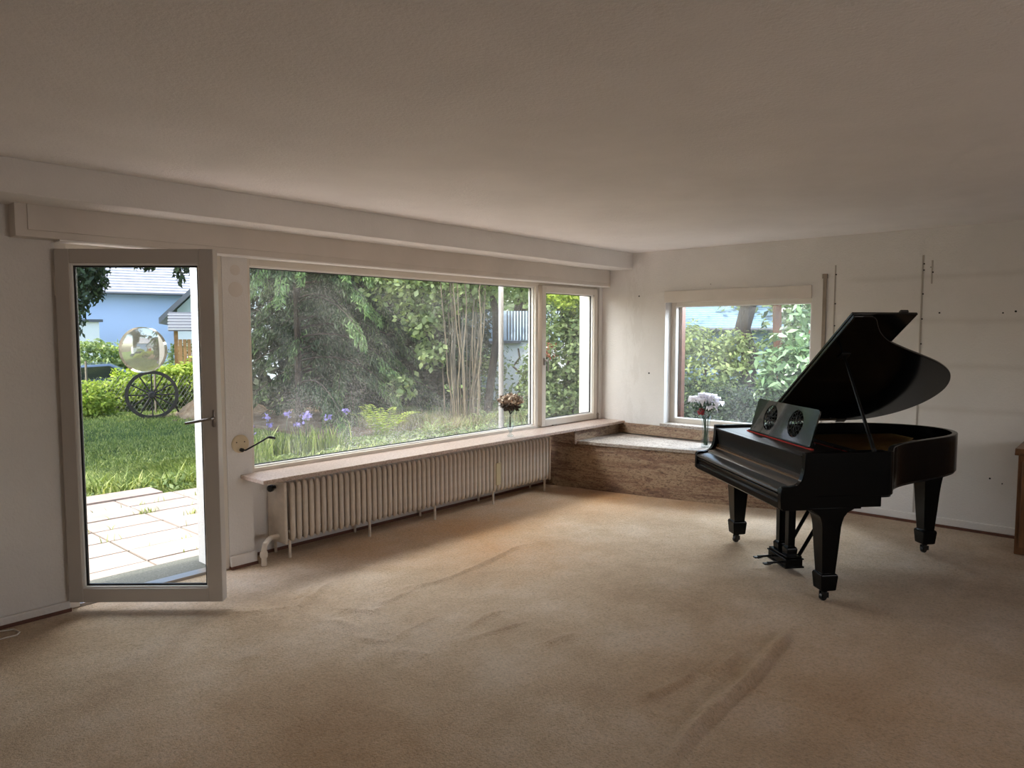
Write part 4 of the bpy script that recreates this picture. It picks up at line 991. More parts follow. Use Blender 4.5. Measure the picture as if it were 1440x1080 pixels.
g2 = leafcloud('broad_weeds', [(2.6+0.33*k, 8.15+0.25*math.sin(k*2.1), GZ+0.03, 0.25, 0.25, 0.09) for k in range(11)], 1500, 0.035, 'leaf_light', None, 15); tag(g2, 'broad-leaved weeds among the grass near the patio edge', 'weeds', kind='stuff'); tag(g, 'taller weeds and grass along the patio edge', 'weeds', kind='stuff')
Pj = np.array([[rsd.uniform(1.8, 4.2), 4.95+0.36*rsd.randint(1, 6)+rsd.uniform(-.01, .01), -0.09] for _ in range(90)]+[[2.62+rsd.gauss(0, .05), 6.75+rsd.gauss(0, .02), -0.09] for _ in range(30)]+[[2.9+rsd.gauss(0, .05), 6.4+rsd.gauss(0, .02), -0.09] for _ in range(30)])
g = blades('joint_weeds', Pj, 0.05, 0.008, 'grass', 0.7, 9); tag(g, 'tiny weeds growing in the patio joints', 'weeds', kind='stuff')
# eave and post outside
struct(MB().box(-3, 7.3, 4.70, 5.12, 2.40, 2.56).build('trim_8', 'paint', smooth=False), 'roof eave outside the garden windows')
o = MB().tube([(5.55, 5.06, -0.1), (5.55, 5.06, 2.41)], 0.027, 16).build('eave_post', simple('grey_post_paint', (0.24, 0.235, 0.24), 0.5)); tag(o, 'pale grey round post under the eave outside the garden window', 'post')

def trunk(b, base, top, r0, r1, bend=0.1, seed=0):
    rs = random.Random(seed); p = Vector(base); q = Vector(top)
    pts = [tuple(p.lerp(q, t)+Vector((rs.uniform(-1, 1), rs.uniform(-1, 1), 0))*bend*math.sin(PI*t)) for t in [i/7 for i in range(8)]]
    b.tube(pts, [r0+(r1-r0)*i/7 for i in range(8)], 8); return pts

def tree(label, loc, blobs, n, size, mat, trunks, seed, cat='tree', bark='bark', name='tree', extra=None, **kw):
    """things with a crown and a trunk; blobs and trunks in world coordinates"""
    t = empty(name, loc, label=label, cat=cat); L = Vector(loc)
    bl = [(x-L.x, y-L.y, z-L.z, a, b_, c_) for x, y, z, a, b_, c_ in blobs]
    leafcloud('crown', bl, n, size, mat, t, seed, **kw)
    if extra:
        for nm, bb, nn, ss, mm, kk in extra:
            leafcloud(nm, [(x-L.x, y-L.y, z-L.z, a, b_, c_) for x, y, z, a, b_, c_ in bb], nn, ss, mm, t, seed+50, **kk)
    for i, (p, q, r0, r1) in enumerate(trunks):
        b = MB(); trunk(b, tuple(Vector(p)-L), tuple(Vector(q)-L), r0, r1, 0.12, seed+i); b.build('trunk', bark, t)
    return t

# --- leafy tree at the left of the door view, shading the lawn
tree('dark leafy tree with hanging branches at the upper left of the door view', (1.3, 12.6, GZ),
     [(1.5, 12.4, 5.0, 3.0, 2.8, 2.2), (1.2, 12.6, 3.6, 2.4, 2.0, 1.4), (3.25, 10.5, 2.75, 0.55, 0.5, 0.45), (3.35, 10.5, 2.3, 0.34, 0.4, 0.34), (3.18, 10.4, 1.95, 0.20, 0.3, 0.30), (3.62, 10.7, 2.15, 0.14, 0.2, 0.22), (3.9, 10.9, 2.72, 0.5, 0.4, 0.20), (4.6, 11.0, 2.80, 0.45, 0.4, 0.16), (3.3, 11.6, 3.2, 1.4, 1.0, 0.5)], 17000, 0.05, 'leaf_dark',
     [((1.3, 12.6, GZ-0.1), (1.5, 12.4, 4.5), 0.22, 0.10), ((1.4, 12.5, 2.6), (3.2, 10.8, 2.9), 0.06, 0.02)], 21, aspect=0.42, inner=0.3, droop=0.35,
     extra=[('upper_crown', [(1.3, 12.6, 5.2, 3.0, 3.0, 2.6), (1.0, 14.6, 4.6, 2.4, 2.2, 1.9), (2.0, 13.4, 4.4, 2.0, 2.4, 1.2)], 15000, 0.12, 'leaf_dark', {}),
            ('hanging_foliage', [(3.22, 10.4, 2.75, 0.42, 0.3, 0.35), (3.3, 10.35, 2.35, 0.32, 0.3, 0.35), (3.2, 10.3, 2.0, 0.22, 0.3, 0.30), (3.15, 10.3, 1.7, 0.15, 0.3, 0.25), (3.55, 10.5, 2.25, 0.13, 0.2, 0.30), (3.75, 10.7, 2.62, 0.30, 0.3, 0.14), (3.85, 9.8, 2.45, 0.22, 0.2, 0.10), (4.42, 9.5, 2.46, 0.24, 0.3, 0.13), (4.25, 9.6, 2.3, 0.06, 0.1, 0.14), (4.55, 9.5, 2.26, 0.05, 0.1, 0.12)], 3000, 0.045, 'leaf_dark', {'aspect': 0.4, 'inner': 0.2, 'droop': 0.5})])

# --- conifers: drooping sprays
def conifer(label, loc, rmax, ztop, zlow, seed, nb=70, dens=26, side=None, tips=0.12, lmax=1.0, low=None):
    rs = np.random.RandomState(seed); t = empty('conifer', loc, label=label, cat='conifer')
    b = MB(); b.tube([(0, 0, -0.1), (0, 0, ztop*0.5), (0.05, 0, ztop)], [0.07, 0.055, 0.02], 10); b.build('trunk', 'bark', t)
    V = []; rn = []; VT = []; rt = []; bb = MB()
    for i in range(nb):
        z = zlow+(ztop-zlow)*((i+rs.uniform(0, 1))/nb)**1.15
        az = rs.uniform(0, 2*PI); L = rmax*(1-(z/ztop)**1.3)*rs.uniform(0.7, 1.1)+0.2
        if low is not None and math.cos(az-low[0]) > low[1] and z < low[2]: continue
        d = np.array([math.cos(az), math.sin(az), 0]); sd = np.array([-math.sin(az), math.cos(az), 0])
        P = []
        for j in range(9):
            u = j/8; P.append(d*L*u+np.array([0, 0, z+0.12*L*math.sin(PI*u*0.8)-0.42*L*u*u]))
        bb.tube([tuple(p) for p in P], [0.022-0.018*j/8 for j in range(9)], 4, False)
        n = int(dens*L*9)
        u = rs.uniform(0.12, 1, n)**0.8; idx = np.minimum((u*8).astype(int), 7); fr = u*8-idx; Pa = np.array(P)
        c = Pa[idx]*(1-fr)[:, None]+Pa[idx+1]*fr[:, None]
        sp = rs.uniform(-1, 1, n)*0.34*(1.15-u)*min(1.0, L)
        c = c+sd*sp[:, None]+np.array([0, 0, -1])*(np.abs(sp)*0.45+rs.uniform(0, 0.22, n))[:, None]
        dr = np.array([0, 0, -1])*rs.uniform(0.3, 1, (n, 1))+d*rs.uniform(0, 0.6, (n, 1))+sd*(np.sign(sp)*rs.uniform(0, .6, n))[:, None]+rs.normal(size=(n, 3))*0.25
        dr /= np.linalg.norm(dr, axis=1)[:, None]
        w = np.cross(dr, rs.normal(size=(n, 3))); w /= np.linalg.norm(w, axis=1)[:, None]
        s = 0.055*rs.uniform(0.6, 1.4, (n, 1)); q = np.stack([c-dr*s, c-w*s*0.2, c+dr*s, c+w*s*0.2], 1)
        tip = (u > 0.80) & (rs.uniform(0, 1, n) < tips*4)
        V.append(q[~tip].reshape(-1, 3)); rn.append(rs.uniform(0, 1, (~tip).sum())*0.5+0.5*u[~tip])
        VT.append(q[tip].reshape(-1, 3)); rt.append(rs.uniform(0, 1, tip.sum()))
    bb.build('branches', 'bark', t)
    V = np.concatenate(V); numesh('needles', V, np.arange(len(V)).reshape(-1, 4), 'needle', t, np.concatenate(rn))
    VT = np.concatenate(VT)
    if len(VT): numesh('branch_tips', VT, np.arange(len(VT)).reshape(-1, 4), 'needle_tip', t, np.concatenate(rt))
    return t
conifer('big drooping conifer filling the left half of the picture window', (7.1, 11.4, GZ), 2.5, 6.5, 0.35, 31, nb=120, dens=50, tips=0.2, low=(R(160), -0.05, 2.75))
conifer('second dark conifer just right of the big drooping one', (8.7, 12.2, GZ), 2.3, 6.2, 0.3, 32, nb=90, dens=40, tips=0.05)
# wall of dark leaves added behind the conifers to keep the background dark
tree('tall dark hedge added behind the conifers to darken the background', (9.5, 14.5, GZ), [(8.75+0.9*k, 15.0-0.55*k, 1.3, 1.0, 0.9, 2.1) for k in range(5)], 15000, 0.11, 'leaf_dark', [((9.5, 14.4, GZ-0.1), (9.5, 14.4, 1.8), 0.08, 0.04)], 33, cat='hedge', name='hedge', inner=0.6)
struct(MB().box(6.6, 9.6, 9.7, 14.0, GZ-0.06, GZ+0.035).build('planting_bed', 'soil', bevel=0.03), 'brown bare soil under the conifers')

# --- wagon wheel
wc = pol(68.2, 16.4, 0.28)
wh = empty('wagon_wheel', (wc[0], wc[1], -0.20), R(68.2-90), label='old dark wooden wagon wheel standing upright on the lawn before the hedge', cat='wagon wheel')
M['oldwood'] = simple('weathered_dark_wood', (0.06, 0.05, 0.045), 0.85, var=0.4, scale=20)
b = MB(); r0, r1 = 0.43, 0.495
prof = [(r0, -0.035), (r1, -0.035), (r1, 0.035), (r0, 0.035), (r0, -0.035)]
b.lathe(prof, (0, 0, 0.48), 48, (0, -1, 0)); b.build('rim', 'oldwood', wh)
b = MB(); b.lathe([(0.0001, -0.11), (0.05, -0.11), (0.075, -0.05), (0.075, 0.05), (0.05, 0.11), (0.0001, 0.11)], (0, 0, 0.48), 16, (0, -1, 0)); b.build('hub', 'oldwood', wh)
for k in range(12):
    t = 2*PI*k/12; b = MB(); b.tube([(0.06*math.cos(t), 0, 0.48+0.06*math.sin(t)), (0.44*math.cos(t), 0, 0.48+0.44*math.sin(t))], [0.019, 0.014], 6); b.build('spoke', 'oldwood', wh)
b = MB(); b.tube([(0.40, 0.02, 0.32), (0.53, 0.25, -0.02)], 0.02, 6); b.build('prop', 'oldwood', wh)
# --- sandy mound
mc = (7.35, 14.75); rsm = np.random.RandomState(5)
xs = np.linspace(-1.2, 1.2, 60); X, Y = np.meshgrid(xs, xs); rr = np.hypot(X, Y); Z = 0.64*np.cos(np.clip(rr/1.0, 0, 1)*PI/2)**1.2+(vnoise(X+9, Y+9, 6, 6)-0.5)*0.16+(vnoise(X+9, Y+9, 19, 7)-0.5)*0.06*np.clip(1.2-rr, 0, 1)-0.02
i = np.arange(59*59); a = (i//59)*60+i % 59
o = numesh('compost_mound', np.stack([X.ravel(), Y.ravel(), Z.ravel()], 1), np.stack([a, a+1, a+61, a+60], 1), 'mound', smooth=True); o.location = (mc[0], mc[1], -0.2); tag(o, 'brown heap of earth and clippings right of the wagon wheel', 'earth mound')
# --- bushes and hedge in the door view
tree('small bright green bush left of the wagon wheel', (5.2, 16.6, -0.2), [(5.15, 16.7, 0.15, 0.55, 0.5, 0.42), (5.5, 16.5, 0.05, 0.35, 0.3, 0.3), (4.75, 16.8, 0.0, 0.3, 0.3, 0.25)], 3000, 0.05, 'leaf_yellow', [((5.2, 16.7, -0.25), (5.2, 16.7, 0.2), 0.03, 0.02)], 41, cat='bush', name='bush')
hb = [(pol(73-k*0.95, 18.6)[0], pol(73-k*0.95, 18.6)[1], (-0.10, -0.08, -0.02, 0.12, 0.25, 0.3, 0.28, 0.33, 0.42, 0.45, 0.45)[k], 0.42, 0.5, 0.52) for k in range(11)]
tree('wide yellow-green hedge behind the wagon wheel', (7.0, 17.3, -0.2), hb, 13000, 0.055, 'leaf_yellow', [((7.0, 17.3, -0.25), (7.0, 17.3, 0.3), 0.03, 0.02)], 42, cat='hedge', name='hedge', extra=[('lower_foliage', [(x, y, z-0.3, a*1.05, b_, 0.35) for x, y, z, a, b_, c_ in hb], 6000, 0.05, 'leaf_mid', {})])
fn = empty('wire_fence', pol(72.2, 17.7, -0.2), R(68-90), label='low wire mesh fence between the bright bush and the hedge', cat='fence')
for k in range(3): MB().tube([(k*1.3, 0, -0.05), (k*1.3, 0, 1.15)], 0.022, 8).build('post', 'brownmetal', fn)
b = MB()
for k in range(36): x = -0.3+k*0.085; b.tube([(x, 0, 0), (x+0.5, 0, 0.8)], 0.003, 3, False); b.tube([(x+0.5, 0, 0), (x, 0, 0.8)], 0.003, 3, False)
b.build('mesh', 'steel', fn, smooth=False)
tree('green shrub beyond the parked car', (8.5, 25.6, -1.1), [(8.4, 25.6, 0.5, 0.95, 0.8, 0.85), (9.2, 25.3, 0.1, 0.6, 0.6, 0.7)], 3600, 0.085, 'leaf_light', [((8.5, 25.6, -1.15), (8.5, 25.6, 0.4), 0.05, 0.03)], 43, cat='shrub', name='shrub')
tree('yellow-leaved shrub left of the lens disc', (9.45, 25.6, -1.1), [(9.45, 25.6, 0.35, 0.55, 0.5, 0.75)], 1800, 0.075, 'leaf_yellow', [((9.45, 25.6, -1.15), (9.45, 25.6, 0.4), 0.05, 0.03)], 44, cat='shrub', name='shrub')
tree('grey-green shrub in front of the playhouse', (9.2, 20.9, -1.0), [(9.3, 20.9, 0.55, 0.55, 0.5, 0.75), (10.3, 20.3, 0.4, 0.6, 0.5, 0.6)], 2600, 0.06, 'leaf_mid', [((9.3, 20.9, -1.1), (9.3, 20.9, 0.4), 0.05, 0.03)], 45, cat='shrub', name='shrub')

# --- parked car (street lies lower)
M['carpaint'] = simple('blue_grey_car_paint', (0.10, 0.14, 0.20), 0.25, 0.4, coat=0.8)
M['carglass'] = simple('dark_car_glass', (0.02, 0.025, 0.03), 0.08, spec=0.8)
M['tyre'] = simple('tyre_rubber', (0.02, 0.02, 0.02), 0.8)
cc = pol(72.2, 23.9)
car = empty('car', (cc[0], cc[1], -0.80), R(72.2-90), label='blue-grey parked car seen over the hedge at the left', cat='car')
side = [(-2.1, 0.35), (-2.1, 0.75), (-1.95, 0.95), (-1.2, 1.02), (-0.7, 1.42), (0.6, 1.48), (1.3, 1.10), (2.05, 1.0), (2.15, 0.8), (2.15, 0.35)]
MB().prism(side, lambda u, v, t: (u, t, v), -0.85, 0.85).build('body', 'carpaint', car, bevel=0.06, bseg=3)
MB().prism([(-1.05, 1.03), (-0.65, 1.36), (0.55, 1.42), (1.15, 1.10)], lambda u, v, t: (u, t, v), -0.862, 0.862).build('window', 'carglass', car)
for x in (-1.35, 1.35):
    for y in (-0.78, 0.78): MB().lathe([(0.0001, -0.1), (0.31, -0.1), (0.33, 0), (0.31, 0.1), (0.0001, 0.1)], (x, y, 0.33), 20, (0, 1, 0)).build('wheel', 'tyre', car)

# --- houses
M['shadewall'] = simple('blue_shaded_render', (0.46, 0.58, 0.80), 0.9, var=0.04, scale=0.5)  # white wall in shade: the blue of the shade is put into the colour
M['whitewall'] = simple('white_render', (0.80, 0.82, 0.84), 0.9, var=0.05, scale=0.6)
M['tile'] = simple('pale_grey_roof_tile', (0.46, 0.46, 0.50), 0.55, var=0.25, scale=3)
M['tile_d'] = simple('dark_roof_edge', (0.10, 0.11, 0.13), 0.7)
def house(name, label, loc, rz, w, d, zb, ze, pitch, wall, front_gable=False, tile='tile'):
    h = empty(name, loc, rz, label=label, cat='house')
    if not front_gable:
        MB().box(-w/2, w/2, 0, d, zb, ze).build('wall', wall, h, smooth=False)
        rise = d/2*math.tan(pitch); rf = empty('roof'); rf.parent = h; n = 22; b = MB()
        for k in range(n):
            y0 = -0.45+(d/2+0.45)*k/n; y1 = y0+(d/2+0.45)/n*1.12
            z0_ = ze-0.1+(y0+0.45)*math.tan(pitch); z1_ = z0_+(y1-y0)*math.tan(pitch)*0.55
            b.add([(-w/2-.3, y0, z0_), (w/2+.3, y0, z0_), (w/2+.3, y1, z1_), (-w/2-.3, y1, z1_), (-w/2-.3, y0, z0_+0.09), (w/2+.3, y0, z0_+0.09), (w/2+.3, y1, z1_+0.09), (-w/2-.3, y1, z1_+0.09)],
                  [(3, 2, 1, 0), (4, 5, 6, 7), (0, 1, 5, 4), (1, 2, 6, 5), (2, 3, 7, 6), (3, 0, 4, 7)])
        b.build('tiles', tile, rf, smooth=False)
        MB().add([(-w/2-.3, d/2, ze+rise), (w/2+.3, d/2, ze+rise), (w/2+.3, d+.4, ze-0.2), (-w/2-.3, d+.4, ze-0.2), (-w/2-.3, d/2, ze+rise-.1), (w/2+.3, d/2, ze+rise-.1), (w/2+.3, d+.4, ze-0.3), (-w/2-.3, d+.4, ze-0.3)], [(0, 1, 2, 3), (7, 6, 5, 4), (0, 3, 7, 4), (1, 2, 6, 5), (3, 2, 6, 7), (0, 1, 5, 4)]).build('rear_slope', 'tile', rf, smooth=False)
        MB().tube([(-w/2-.3, -0.5, ze-0.08), (w/2+.3, -0.5, ze-0.08)], 0.06, 8).build('gutter', 'tile_d', h)
    else:
        rise = w/2*math.tan(pitch)
        MB().prism([(-w/2, zb), (w/2, zb), (w/2, ze), (0, ze+rise), (-w/2, ze)], lambda u, v, t: (u, t, v), 0, d).build('wall', wall, h, smooth=False)
        for s in (-1, 1):
            e = w/2+0.55
            MB().prism([(0, ze+rise+0.05), (s*e, ze-0.55*math.tan(pitch)+0.05), (s*e, ze-0.55*math.tan(pitch)+0.25), (0, ze+rise+0.27)], lambda u, v, t: (u, t, v), -0.5, d+.3).build('roof_slope', 'tile_d', h, smooth=False)
    return h
c1 = pol(68.6, 34)
hs = house('neighbour_house', 'white neighbouring house with blue shade painted on its walls and grey tiled roof beyond the hedge', (c1[0]+1.0, c1[1], 0), R(72-90), 10, 6, -1.2, 3.25, R(38), 'shadewall')
c2 = pol(61.6, 27.5)
house('neighbour_house', 'white gabled house with dark roof edge at the right of the door view', (c2[0], c2[1], 0), R(64-90), 4.6, 5, -1.2, 2.35, R(45), 'whitewall', True)
c3 = pol(73.0, 31)
an = empty('annex', (c3[0], c3[1], 0), R(95-90), label='bright white low annex behind the green shrub at the left', cat='annex')
MB().box(-1.6, 1.0, 0, 2.2, -1.2, 1.95).build('wall', 'whitewall', an, smooth=False); MB().box(-1.7, 1.1, -0.1, 2.3, 1.95, 2.05).build('roof', 'tile_d', an, smooth=False)
# --- playhouse
M['playwood'] = simple('honey_playhouse_wood', (0.48, 0.27, 0.12), 0.7, var=0.3, scale=8)
M['playred'] = simple('red_painted_board', (0.55, 0.06, 0.04), 0.6)
M['playroof'] = simple('pale_playhouse_roof_board', (0.62, 0.62, 0.66), 0.7)
pc = pol(65.35, 20.6)
ph = empty('playhouse', (pc[0], pc[1], -0.9), R(65.35-90), label='wooden children\'s play tower with striped roof and red panel', cat='playhouse')
for x in (-0.42, 0.42):
    for y in (-0.42, 0.42): MB().box(x-0.04, x+0.04, y-0.04, y+0.04, 0, 2.55).build('post', 'playwood', ph)
b = MB()
for k in range(9): b.box(-0.46+k*0.102, -0.375+k*0.102, -0.46, -0.44, 1.62, 2.28)
b.build('side_boards', 'playwood', ph)
MB().box(0.0, 0.30, -0.475, -0.462, 1.75, 2.30).build('red_panel', 'playred', ph)
b = MB(); b.box(-0.46, 0.46, -0.46, 0.46, 1.55, 1.62); b.build('deck', 'playwood', ph)
for s in (-1, 1):
    b = MB()
    for k in range(6):
        y0 = s*0.55*(1-k/6); y1 = s*0.55*(1-(k+0.8)/6); z0_ = 2.52+0.46*k/6
        b.box(-0.6, 0.6, min(y0, y1), max(y0, y1), z0_, z0_+0.035)
    b.build('roof_boards', 'playroof', ph)
    MB().prism([(s*0.56, 2.49), (s*0.56, 2.515), (0, 2.985), (0, 2.96)], lambda u, v, t: (t, u, v), -0.58, 0.58).build('roof_lining', 'tile_d', ph, smooth=False)
MB().prism([(-0.5, 2.5), (0.5, 2.5), (0, 2.93)], lambda u, v, t: (t, u, v), -0.57, -0.54).build('gable_board', 'playwood', ph)

# --- hazel with many stems
hz = empty('hazel_shrub', (9.15, 9.2, GZ), label='tall light green hazel with many bare stems in the picture window', cat='shrub')
rsz = random.Random(8)
for k in range(24):
    a = rsz.uniform(0, 2*PI); r0_ = rsz.uniform(0.05, 0.42); r1_ = r0_+rsz.uniform(-0.05, 0.35); h_ = rsz.uniform(2.6, 4.2)
    b = MB(); trunk(b, (r0_*math.cos(a), r0_*math.sin(a), -0.05), (r1_*math.cos(a)*1.1, r1_*math.sin(a), h_), rsz.uniform(0.012, 0.024), 0.008, 0.05, k); b.build('stem', 'stem', hz)
leafcloud('crown', [(-0.9, 0.75, 2.65, 0.75, 0.7, 0.55), (-0.2, 0.35, 2.9, 0.8, 0.7, 0.7), (0.4, -0.2, 3.0, 0.75, 0.7, 0.8), (-0.55, 0.5, 2.0, 0.55, 0.5, 0.4), (0.1, 0.1, 2.35, 0.6, 0.5, 0.3), (-0.45, 0.4, 1.35, 0.35, 0.3, 0.3), (-0.9, 0.7, 0.75, 0.3, 0.3, 0.25), (0, 0, 4.2, 1.4, 1.2, 0.9)], 7500, 0.062, 'leaf_light', hz, 51, aspect=0.62, inner=0.25)
tree('dark leaning tree trunk right of the hazel', (9.75, 9.25, GZ), [(10.6, 9.9, 3.7, 1.3, 1.0, 0.8)], 4500, 0.06, 'leaf_mid', [((9.75, 9.25, GZ-0.1), (10.25, 9.55, 3.6), 0.085, 0.05)], 52, inner=0.3)
tree('loose green shrub in front of the white outbuilding', (12.2, 10.6, GZ), [(11.9, 11.1, 0.8, 0.5, 0.5, 0.5), (12.4, 10.3, 0.3, 0.7, 0.6, 0.5), (13.2, 10.6, 1.75, 0.35, 0.4, 0.5), (11.6, 10.9, 0.2, 0.5, 0.5, 0.4)], 1500, 0.05, 'leaf_mid', [((12.2, 10.6, GZ-.1), (12.2, 10.6, 1.2), 0.04, 0.02)], 53, cat='shrub', name='shrub', inner=0.2)
tree('tall pale green tree above the outbuilding', (18.5, 16.0, GZ), [(17.0, 15.6, 4.4, 2.4, 2.0, 1.6), (20, 14.5, 4.2, 2.6, 2.4, 1.7), (18.8, 15.6, 3.1, 2.5, 1.4, 0.7)], 7500, 0.11, 'leaf_light', [((18.5, 16, GZ-.1), (18.5, 16, 4), 0.2, 0.1)], 54, inner=0.4)
# outbuilding with ribbed cladding
oc = pol(41.4, 18.4)
ob = empty('outbuilding', (oc[0], oc[1], 0), R(41.4-90), label='white outbuilding with ribbed pale blue upper cladding behind the shrubs', cat='outbuilding')
M['ribs'] = simple('pale_blue_cladding', (0.56, 0.68, 0.80), 0.6)
MB().box(-1.2, 1.4, 0, 3, -0.4, 1.32).build('wall', 'whitewall', ob, smooth=False)
b = MB(); b.box(-1.2, 1.2, -0.05, 3, 1.34, 2.1)
for k in range(19): b.box(-0.2+k*0.075, -0.165+k*0.075, -0.085, -0.045, 1.36, 2.1)
b.build('cladding', 'ribs', ob, smooth=False)
b = MB()
for k in range(19): b.box(-0.160+k*0.075, -0.130+k*0.075, -0.056, -0.051, 1.36, 2.1)
b.build('groove', 'tile_d', ob, smooth=False)
b = MB(); b.box(-1.25, 0.2, -0.12, 0.02, 1.28, 1.34); b.tube([(-1.1, -0.1, 1.36), (-0.35, -0.1, 2.08)], 0.03, 6); b.build('trim', 'tile_d', ob)
MB().box(-1.1, -0.85, -0.02, 0.0, 0.85, 1.15).build('window', 'carglass', ob)

# --- bed plants under the picture window view
def iris(x, y, seed, nf):
    t = empty('iris_clump', (x, y, GZ), cat='flowers'); rs = np.random.RandomState(seed); n = 90
    p = np.stack([rs.normal(size=n)*0.14, rs.normal(size=n)*0.10, np.zeros(n)], 1); blades('leaves', p, 0.34, 0.022, 'grass', 0.3, seed, t)
    r2 = random.Random(seed)
    for k in range(nf):
        fx, fy, fz = r2.uniform(-0.2, 0.2), r2.uniform(-0.12, 0.12), r2.uniform(0.42, 0.58)
        b = MB(); b.tube([(fx*0.5, fy*0.5, 0), (fx, fy, fz)], 0.004, 5); b.build('stalk', 'dgreen', t)
        c = rs.normal(size=(14, 3))*np.array([0.028, 0.028, 0.022])+np.array([fx, fy, fz]); u = rs.normal(size=(14, 3)); u /= np.linalg.norm(u, axis=1)[:, None]; w = np.cross(u, rs.normal(size=(14, 3))); w /= np.linalg.norm(w, axis=1)[:, None]
        s = 0.028; numesh('bloom', np.stack([c-u*s, c-w*s*.7, c+u*s, c+w*s*.7], 1).reshape(-1, 3), np.arange(56).reshape(-1, 4), 'iris', t, rs.uniform(0, 1, 14))
    return t
for (x, y, s, nf, lab) in ((4.45, 8.25, 61, 3, 'violet iris clump nearest the post, just left of the crank handle tip'), (5.12, 8.85, 62, 3, 'violet iris clump second from the left in the picture window'), (5.55, 8.75, 63, 4, 'violet iris clump third from the left, the fullest one'), (5.95, 8.75, 64, 2, 'small violet iris clump furthest from the post')):
    iris(x, y, s, nf)['label'] = lab
def fern(x, y, seed, label, L=0.75, n=15, mat='leaf_yellow'):
    t = empty('fern', (x, y, GZ), label=label, cat='fern'); rs = random.Random(seed)
    for k in range(n):
        a = 2*PI*k/n+rs.uniform(-.2, .2); l_ = L*rs.uniform(0.7, 1.1); el = rs.uniform(0.9, 1.4); V = []; rn = []
        for j in range(16):
            u = (j+1)/16; px = l_*u*math.cos(el)*1.15+0.06*u*u; pz = l_*u*math.sin(el)-0.38*l_*u*u*u; wv = 0.13*l_*math.sin(PI*min(1, u*0.9+0.12))
            for s in (-1, 1):
                base = Vector((px*math.cos(a), px*math.sin(a), pz)); sd = Vector((-math.sin(a), math.cos(a), 0))*s; fw = Vector((math.cos(a)*0.3, math.sin(a)*0.3, 0.1))
                tip = base+(sd+fw)*wv; m = (base+tip)/2; q = fw.normalized()*0.018
                V += [tuple(base), tuple(m-q), tuple(tip), tuple(m+q)]; rn.append(rs.uniform(0.2, 1))
        numesh('frond', V, np.arange(len(V)).reshape(-1, 4), mat, t, rn)
    return t
fern(7.05, 9.0, 71, 'bright yellow-green fern standing alone low in the picture window', 1.0, 22)
fern(7.75, 8.6, 72, 'low fern between the bright fern and the hazel', 0.5, 10, 'leaf_light')
fern(9.2, 8.7, 73, 'green fern at the foot of the hazel', 0.6, 12, 'leaf_light')
fern(10.0, 8.6, 74, 'green fern just right of the pale round post outside', 0.65, 12, 'leaf_light')
g = leafcloud('ground_cover', [(6.4+0.4*k, 8.55+0.1*math.sin(k), GZ+0.03, 0.4, 0.5, 0.13) for k in range(12)], 5000, 0.035, 'leaf_light', None, 75); tag(g, 'low leafy ground cover along the planting bed', 'ground cover', kind='stuff')
g = blades('bed_grass', np.concatenate([scatter(2600, 8.0, 10.8, 8.4, 10.2, 76), scatter(1200, 7.6, 8.6, 9.4, 10.4, 77)]), 0.26, 0.012, leafmat('dry_grass', [(0.22, 0.18, 0.12), (0.36, 0.32, 0.18), (0.34, 0.42, 0.16)], 0.4), 0.6, 78); tag(g, 'long dry grass around the hazel stems', 'grass', kind='stuff')

# --- shrubs seen through the casement
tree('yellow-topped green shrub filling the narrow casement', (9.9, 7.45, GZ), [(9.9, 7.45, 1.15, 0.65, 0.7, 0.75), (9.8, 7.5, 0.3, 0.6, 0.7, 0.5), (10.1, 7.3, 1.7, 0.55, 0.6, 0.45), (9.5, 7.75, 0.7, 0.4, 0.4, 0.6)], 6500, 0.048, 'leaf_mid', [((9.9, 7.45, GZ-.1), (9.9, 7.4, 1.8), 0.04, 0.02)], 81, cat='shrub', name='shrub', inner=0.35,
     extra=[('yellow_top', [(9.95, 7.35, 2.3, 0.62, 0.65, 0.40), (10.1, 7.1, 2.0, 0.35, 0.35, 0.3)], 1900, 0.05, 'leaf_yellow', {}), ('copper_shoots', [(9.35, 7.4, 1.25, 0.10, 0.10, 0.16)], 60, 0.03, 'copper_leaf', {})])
tree('dark shrub wall behind the yellow-topped shrub', (12.6, 9.0, GZ), [(13.2, 9.0, 1.6, 1.0, 1.0, 1.9), (12.2, 8.0, 1.2, 0.9, 1.0, 1.5)], 3500, 0.075, 'leaf_dark', [((12.6, 9.0, GZ-.1), (12.6, 9, 2), 0.05, 0.03)], 82, cat='shrub', name='shrub')
# --- side window planting
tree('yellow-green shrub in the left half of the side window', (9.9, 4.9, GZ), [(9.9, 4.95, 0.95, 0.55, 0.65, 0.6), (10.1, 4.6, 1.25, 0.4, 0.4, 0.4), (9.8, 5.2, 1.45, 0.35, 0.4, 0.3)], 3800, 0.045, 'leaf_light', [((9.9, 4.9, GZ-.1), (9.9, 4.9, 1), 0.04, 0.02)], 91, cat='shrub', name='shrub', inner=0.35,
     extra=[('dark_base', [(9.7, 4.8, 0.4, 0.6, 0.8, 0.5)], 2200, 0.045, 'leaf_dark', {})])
tree('dark low shrub along the bottom of the side window', (8.7, 3.8, GZ), [(8.7, 4.2, 0.42, 0.45, 0.6, 0.45), (8.6, 3.5, 0.5, 0.4, 0.5, 0.4), (8.7, 2.8, 0.5, 0.4, 0.5, 0.4)], 4200, 0.04, 'leaf_dark', [((8.7, 3.8, GZ-.1), (8.7, 3.8, 0.5), 0.03, 0.02)], 92, cat='shrub', name='shrub', inner=0.4)
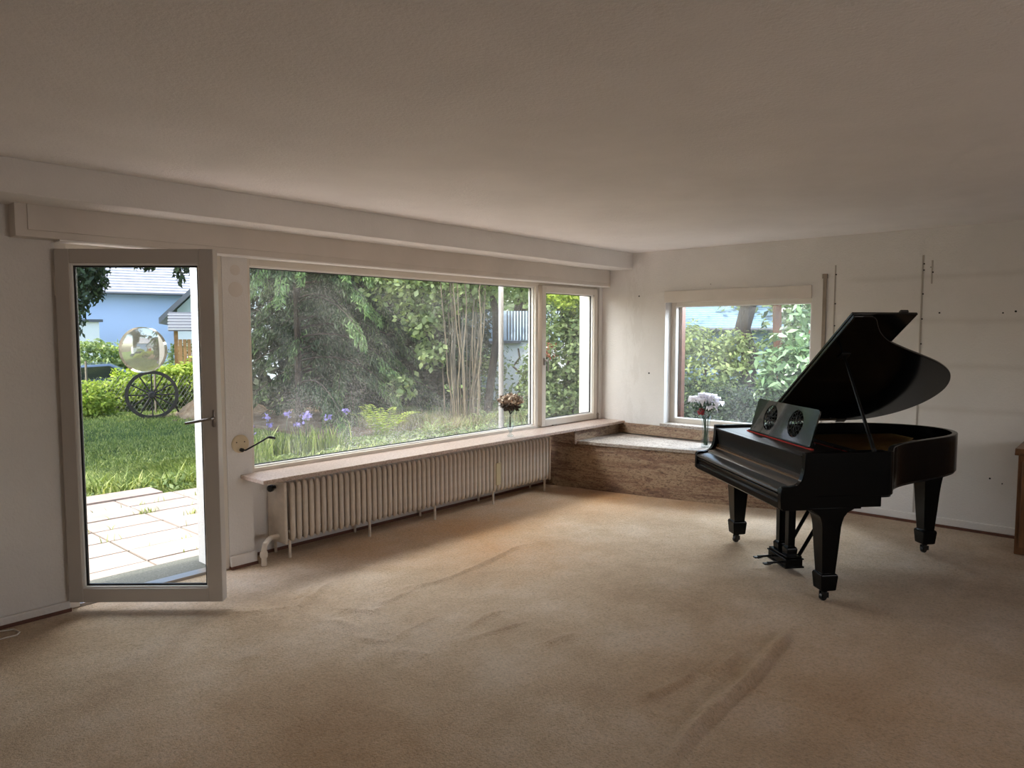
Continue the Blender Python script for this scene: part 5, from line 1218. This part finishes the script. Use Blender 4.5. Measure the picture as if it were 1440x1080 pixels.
tree('large glossy laurel with sunlit leaves in the right half of the side window', (9.0, 3.1, GZ), [(9.0, 3.1, 1.15, 0.5, 0.55, 0.5), (8.9, 3.4, 0.95, 0.35, 0.35, 0.35), (9.2, 2.85, 1.75, 0.5, 0.5, 0.4)], 1900, 0.075, 'leaf_glossy', [((9.0, 3.1, GZ-.1), (9.0, 3.1, 1.4), 0.03, 0.015)], 93, cat='shrub', name='laurel_bush', inner=0.3, aspect=0.38,
     extra=[('copper_leaves', [(8.5, 2.83, 1.58, 0.10, 0.08, 0.06), (8.5, 2.76, 1.47, 0.06, 0.07, 0.05)], 60, 0.035, 'copper_leaf', {})])
tree('tree with thick dark trunk in the middle of the side window', (10.3, 4.42, GZ), [(10.3, 4.2, 2.9, 1.3, 1.4, 0.7), (9.9, 3.6, 2.25, 0.7, 0.5, 0.25), (10.0, 4.6, 2.3, 0.4, 0.3, 0.15)], 6000, 0.05, 'leaf_mid', [((10.3, 4.42, GZ-.1), (10.3, 4.48, 3.0), 0.14, 0.11)], 94, inner=0.3)
tree('tree with reddish trunk right of the thick dark trunk', (11.0, 4.32, GZ), [(11.6, 4.0, 3.0, 1.0, 1.0, 0.6)], 2500, 0.055, 'leaf_light', [((11.0, 4.32, GZ-.1), (11.0, 4.34, 3.0), 0.075, 0.065)], 95, bark='bark_red', inner=0.3)
M['tile_blue'] = simple('pale_blue_roof_sheet', (0.20, 0.33, 0.46), 0.6, var=0.2, scale=2)
M['slatewall'] = simple('slate_blue_wall', (0.16, 0.24, 0.33), 0.8, var=0.15, scale=2)
c4 = pol(26.8, 27)
house('neighbour_house', 'blue-grey house far behind the shrub in the side window', (c4[0], c4[1], 0), R(26-90), 5.0, 6, -0.5, 1.75, R(28), 'slatewall', tile='tile_blue')
tree('dim green thicket behind the laurel', (15, 4.2, GZ), [(15, 5.2, 1.0, 1.2, 1.2, 1.2), (15.5, 3.2, 1.3, 1.2, 1.4, 1.5), (14.8, 2.0, 1.4, 1.0, 1.0, 1.4)], 4500, 0.08, 'leaf_mid', [((15, 4.2, GZ-.1), (15, 4.2, 1.5), 0.05, 0.03)], 96, cat='shrub', name='shrub', inner=0.5)
# --- far belt of trees closing the view
for i, (az, rr_, lab) in enumerate(((55, 41, 'far tree crown behind the conifers'), (48.5, 43, 'far tree crown left of the outbuilding'), (40.5, 38, 'far tree crown straight behind the outbuilding'), (33, 40, 'far tree crown right of the outbuilding'), (20, 30, 'far tree crown behind the laurel'), (13, 28, 'far tree crown at the right end of the side garden'))):
    x, y, z = pol(az, rr_); tree(lab, (x, y, GZ), [(x, y, 2.2, 3.4, 3.2, 2.8), (x+1, y-1, 4.0, 2.6, 2.6, 1.8)], 3600, 0.22, 'leaf_mid', [((x, y, GZ-.2), (x, y, 3), 0.2, 0.12)], 100+i, inner=0.6)
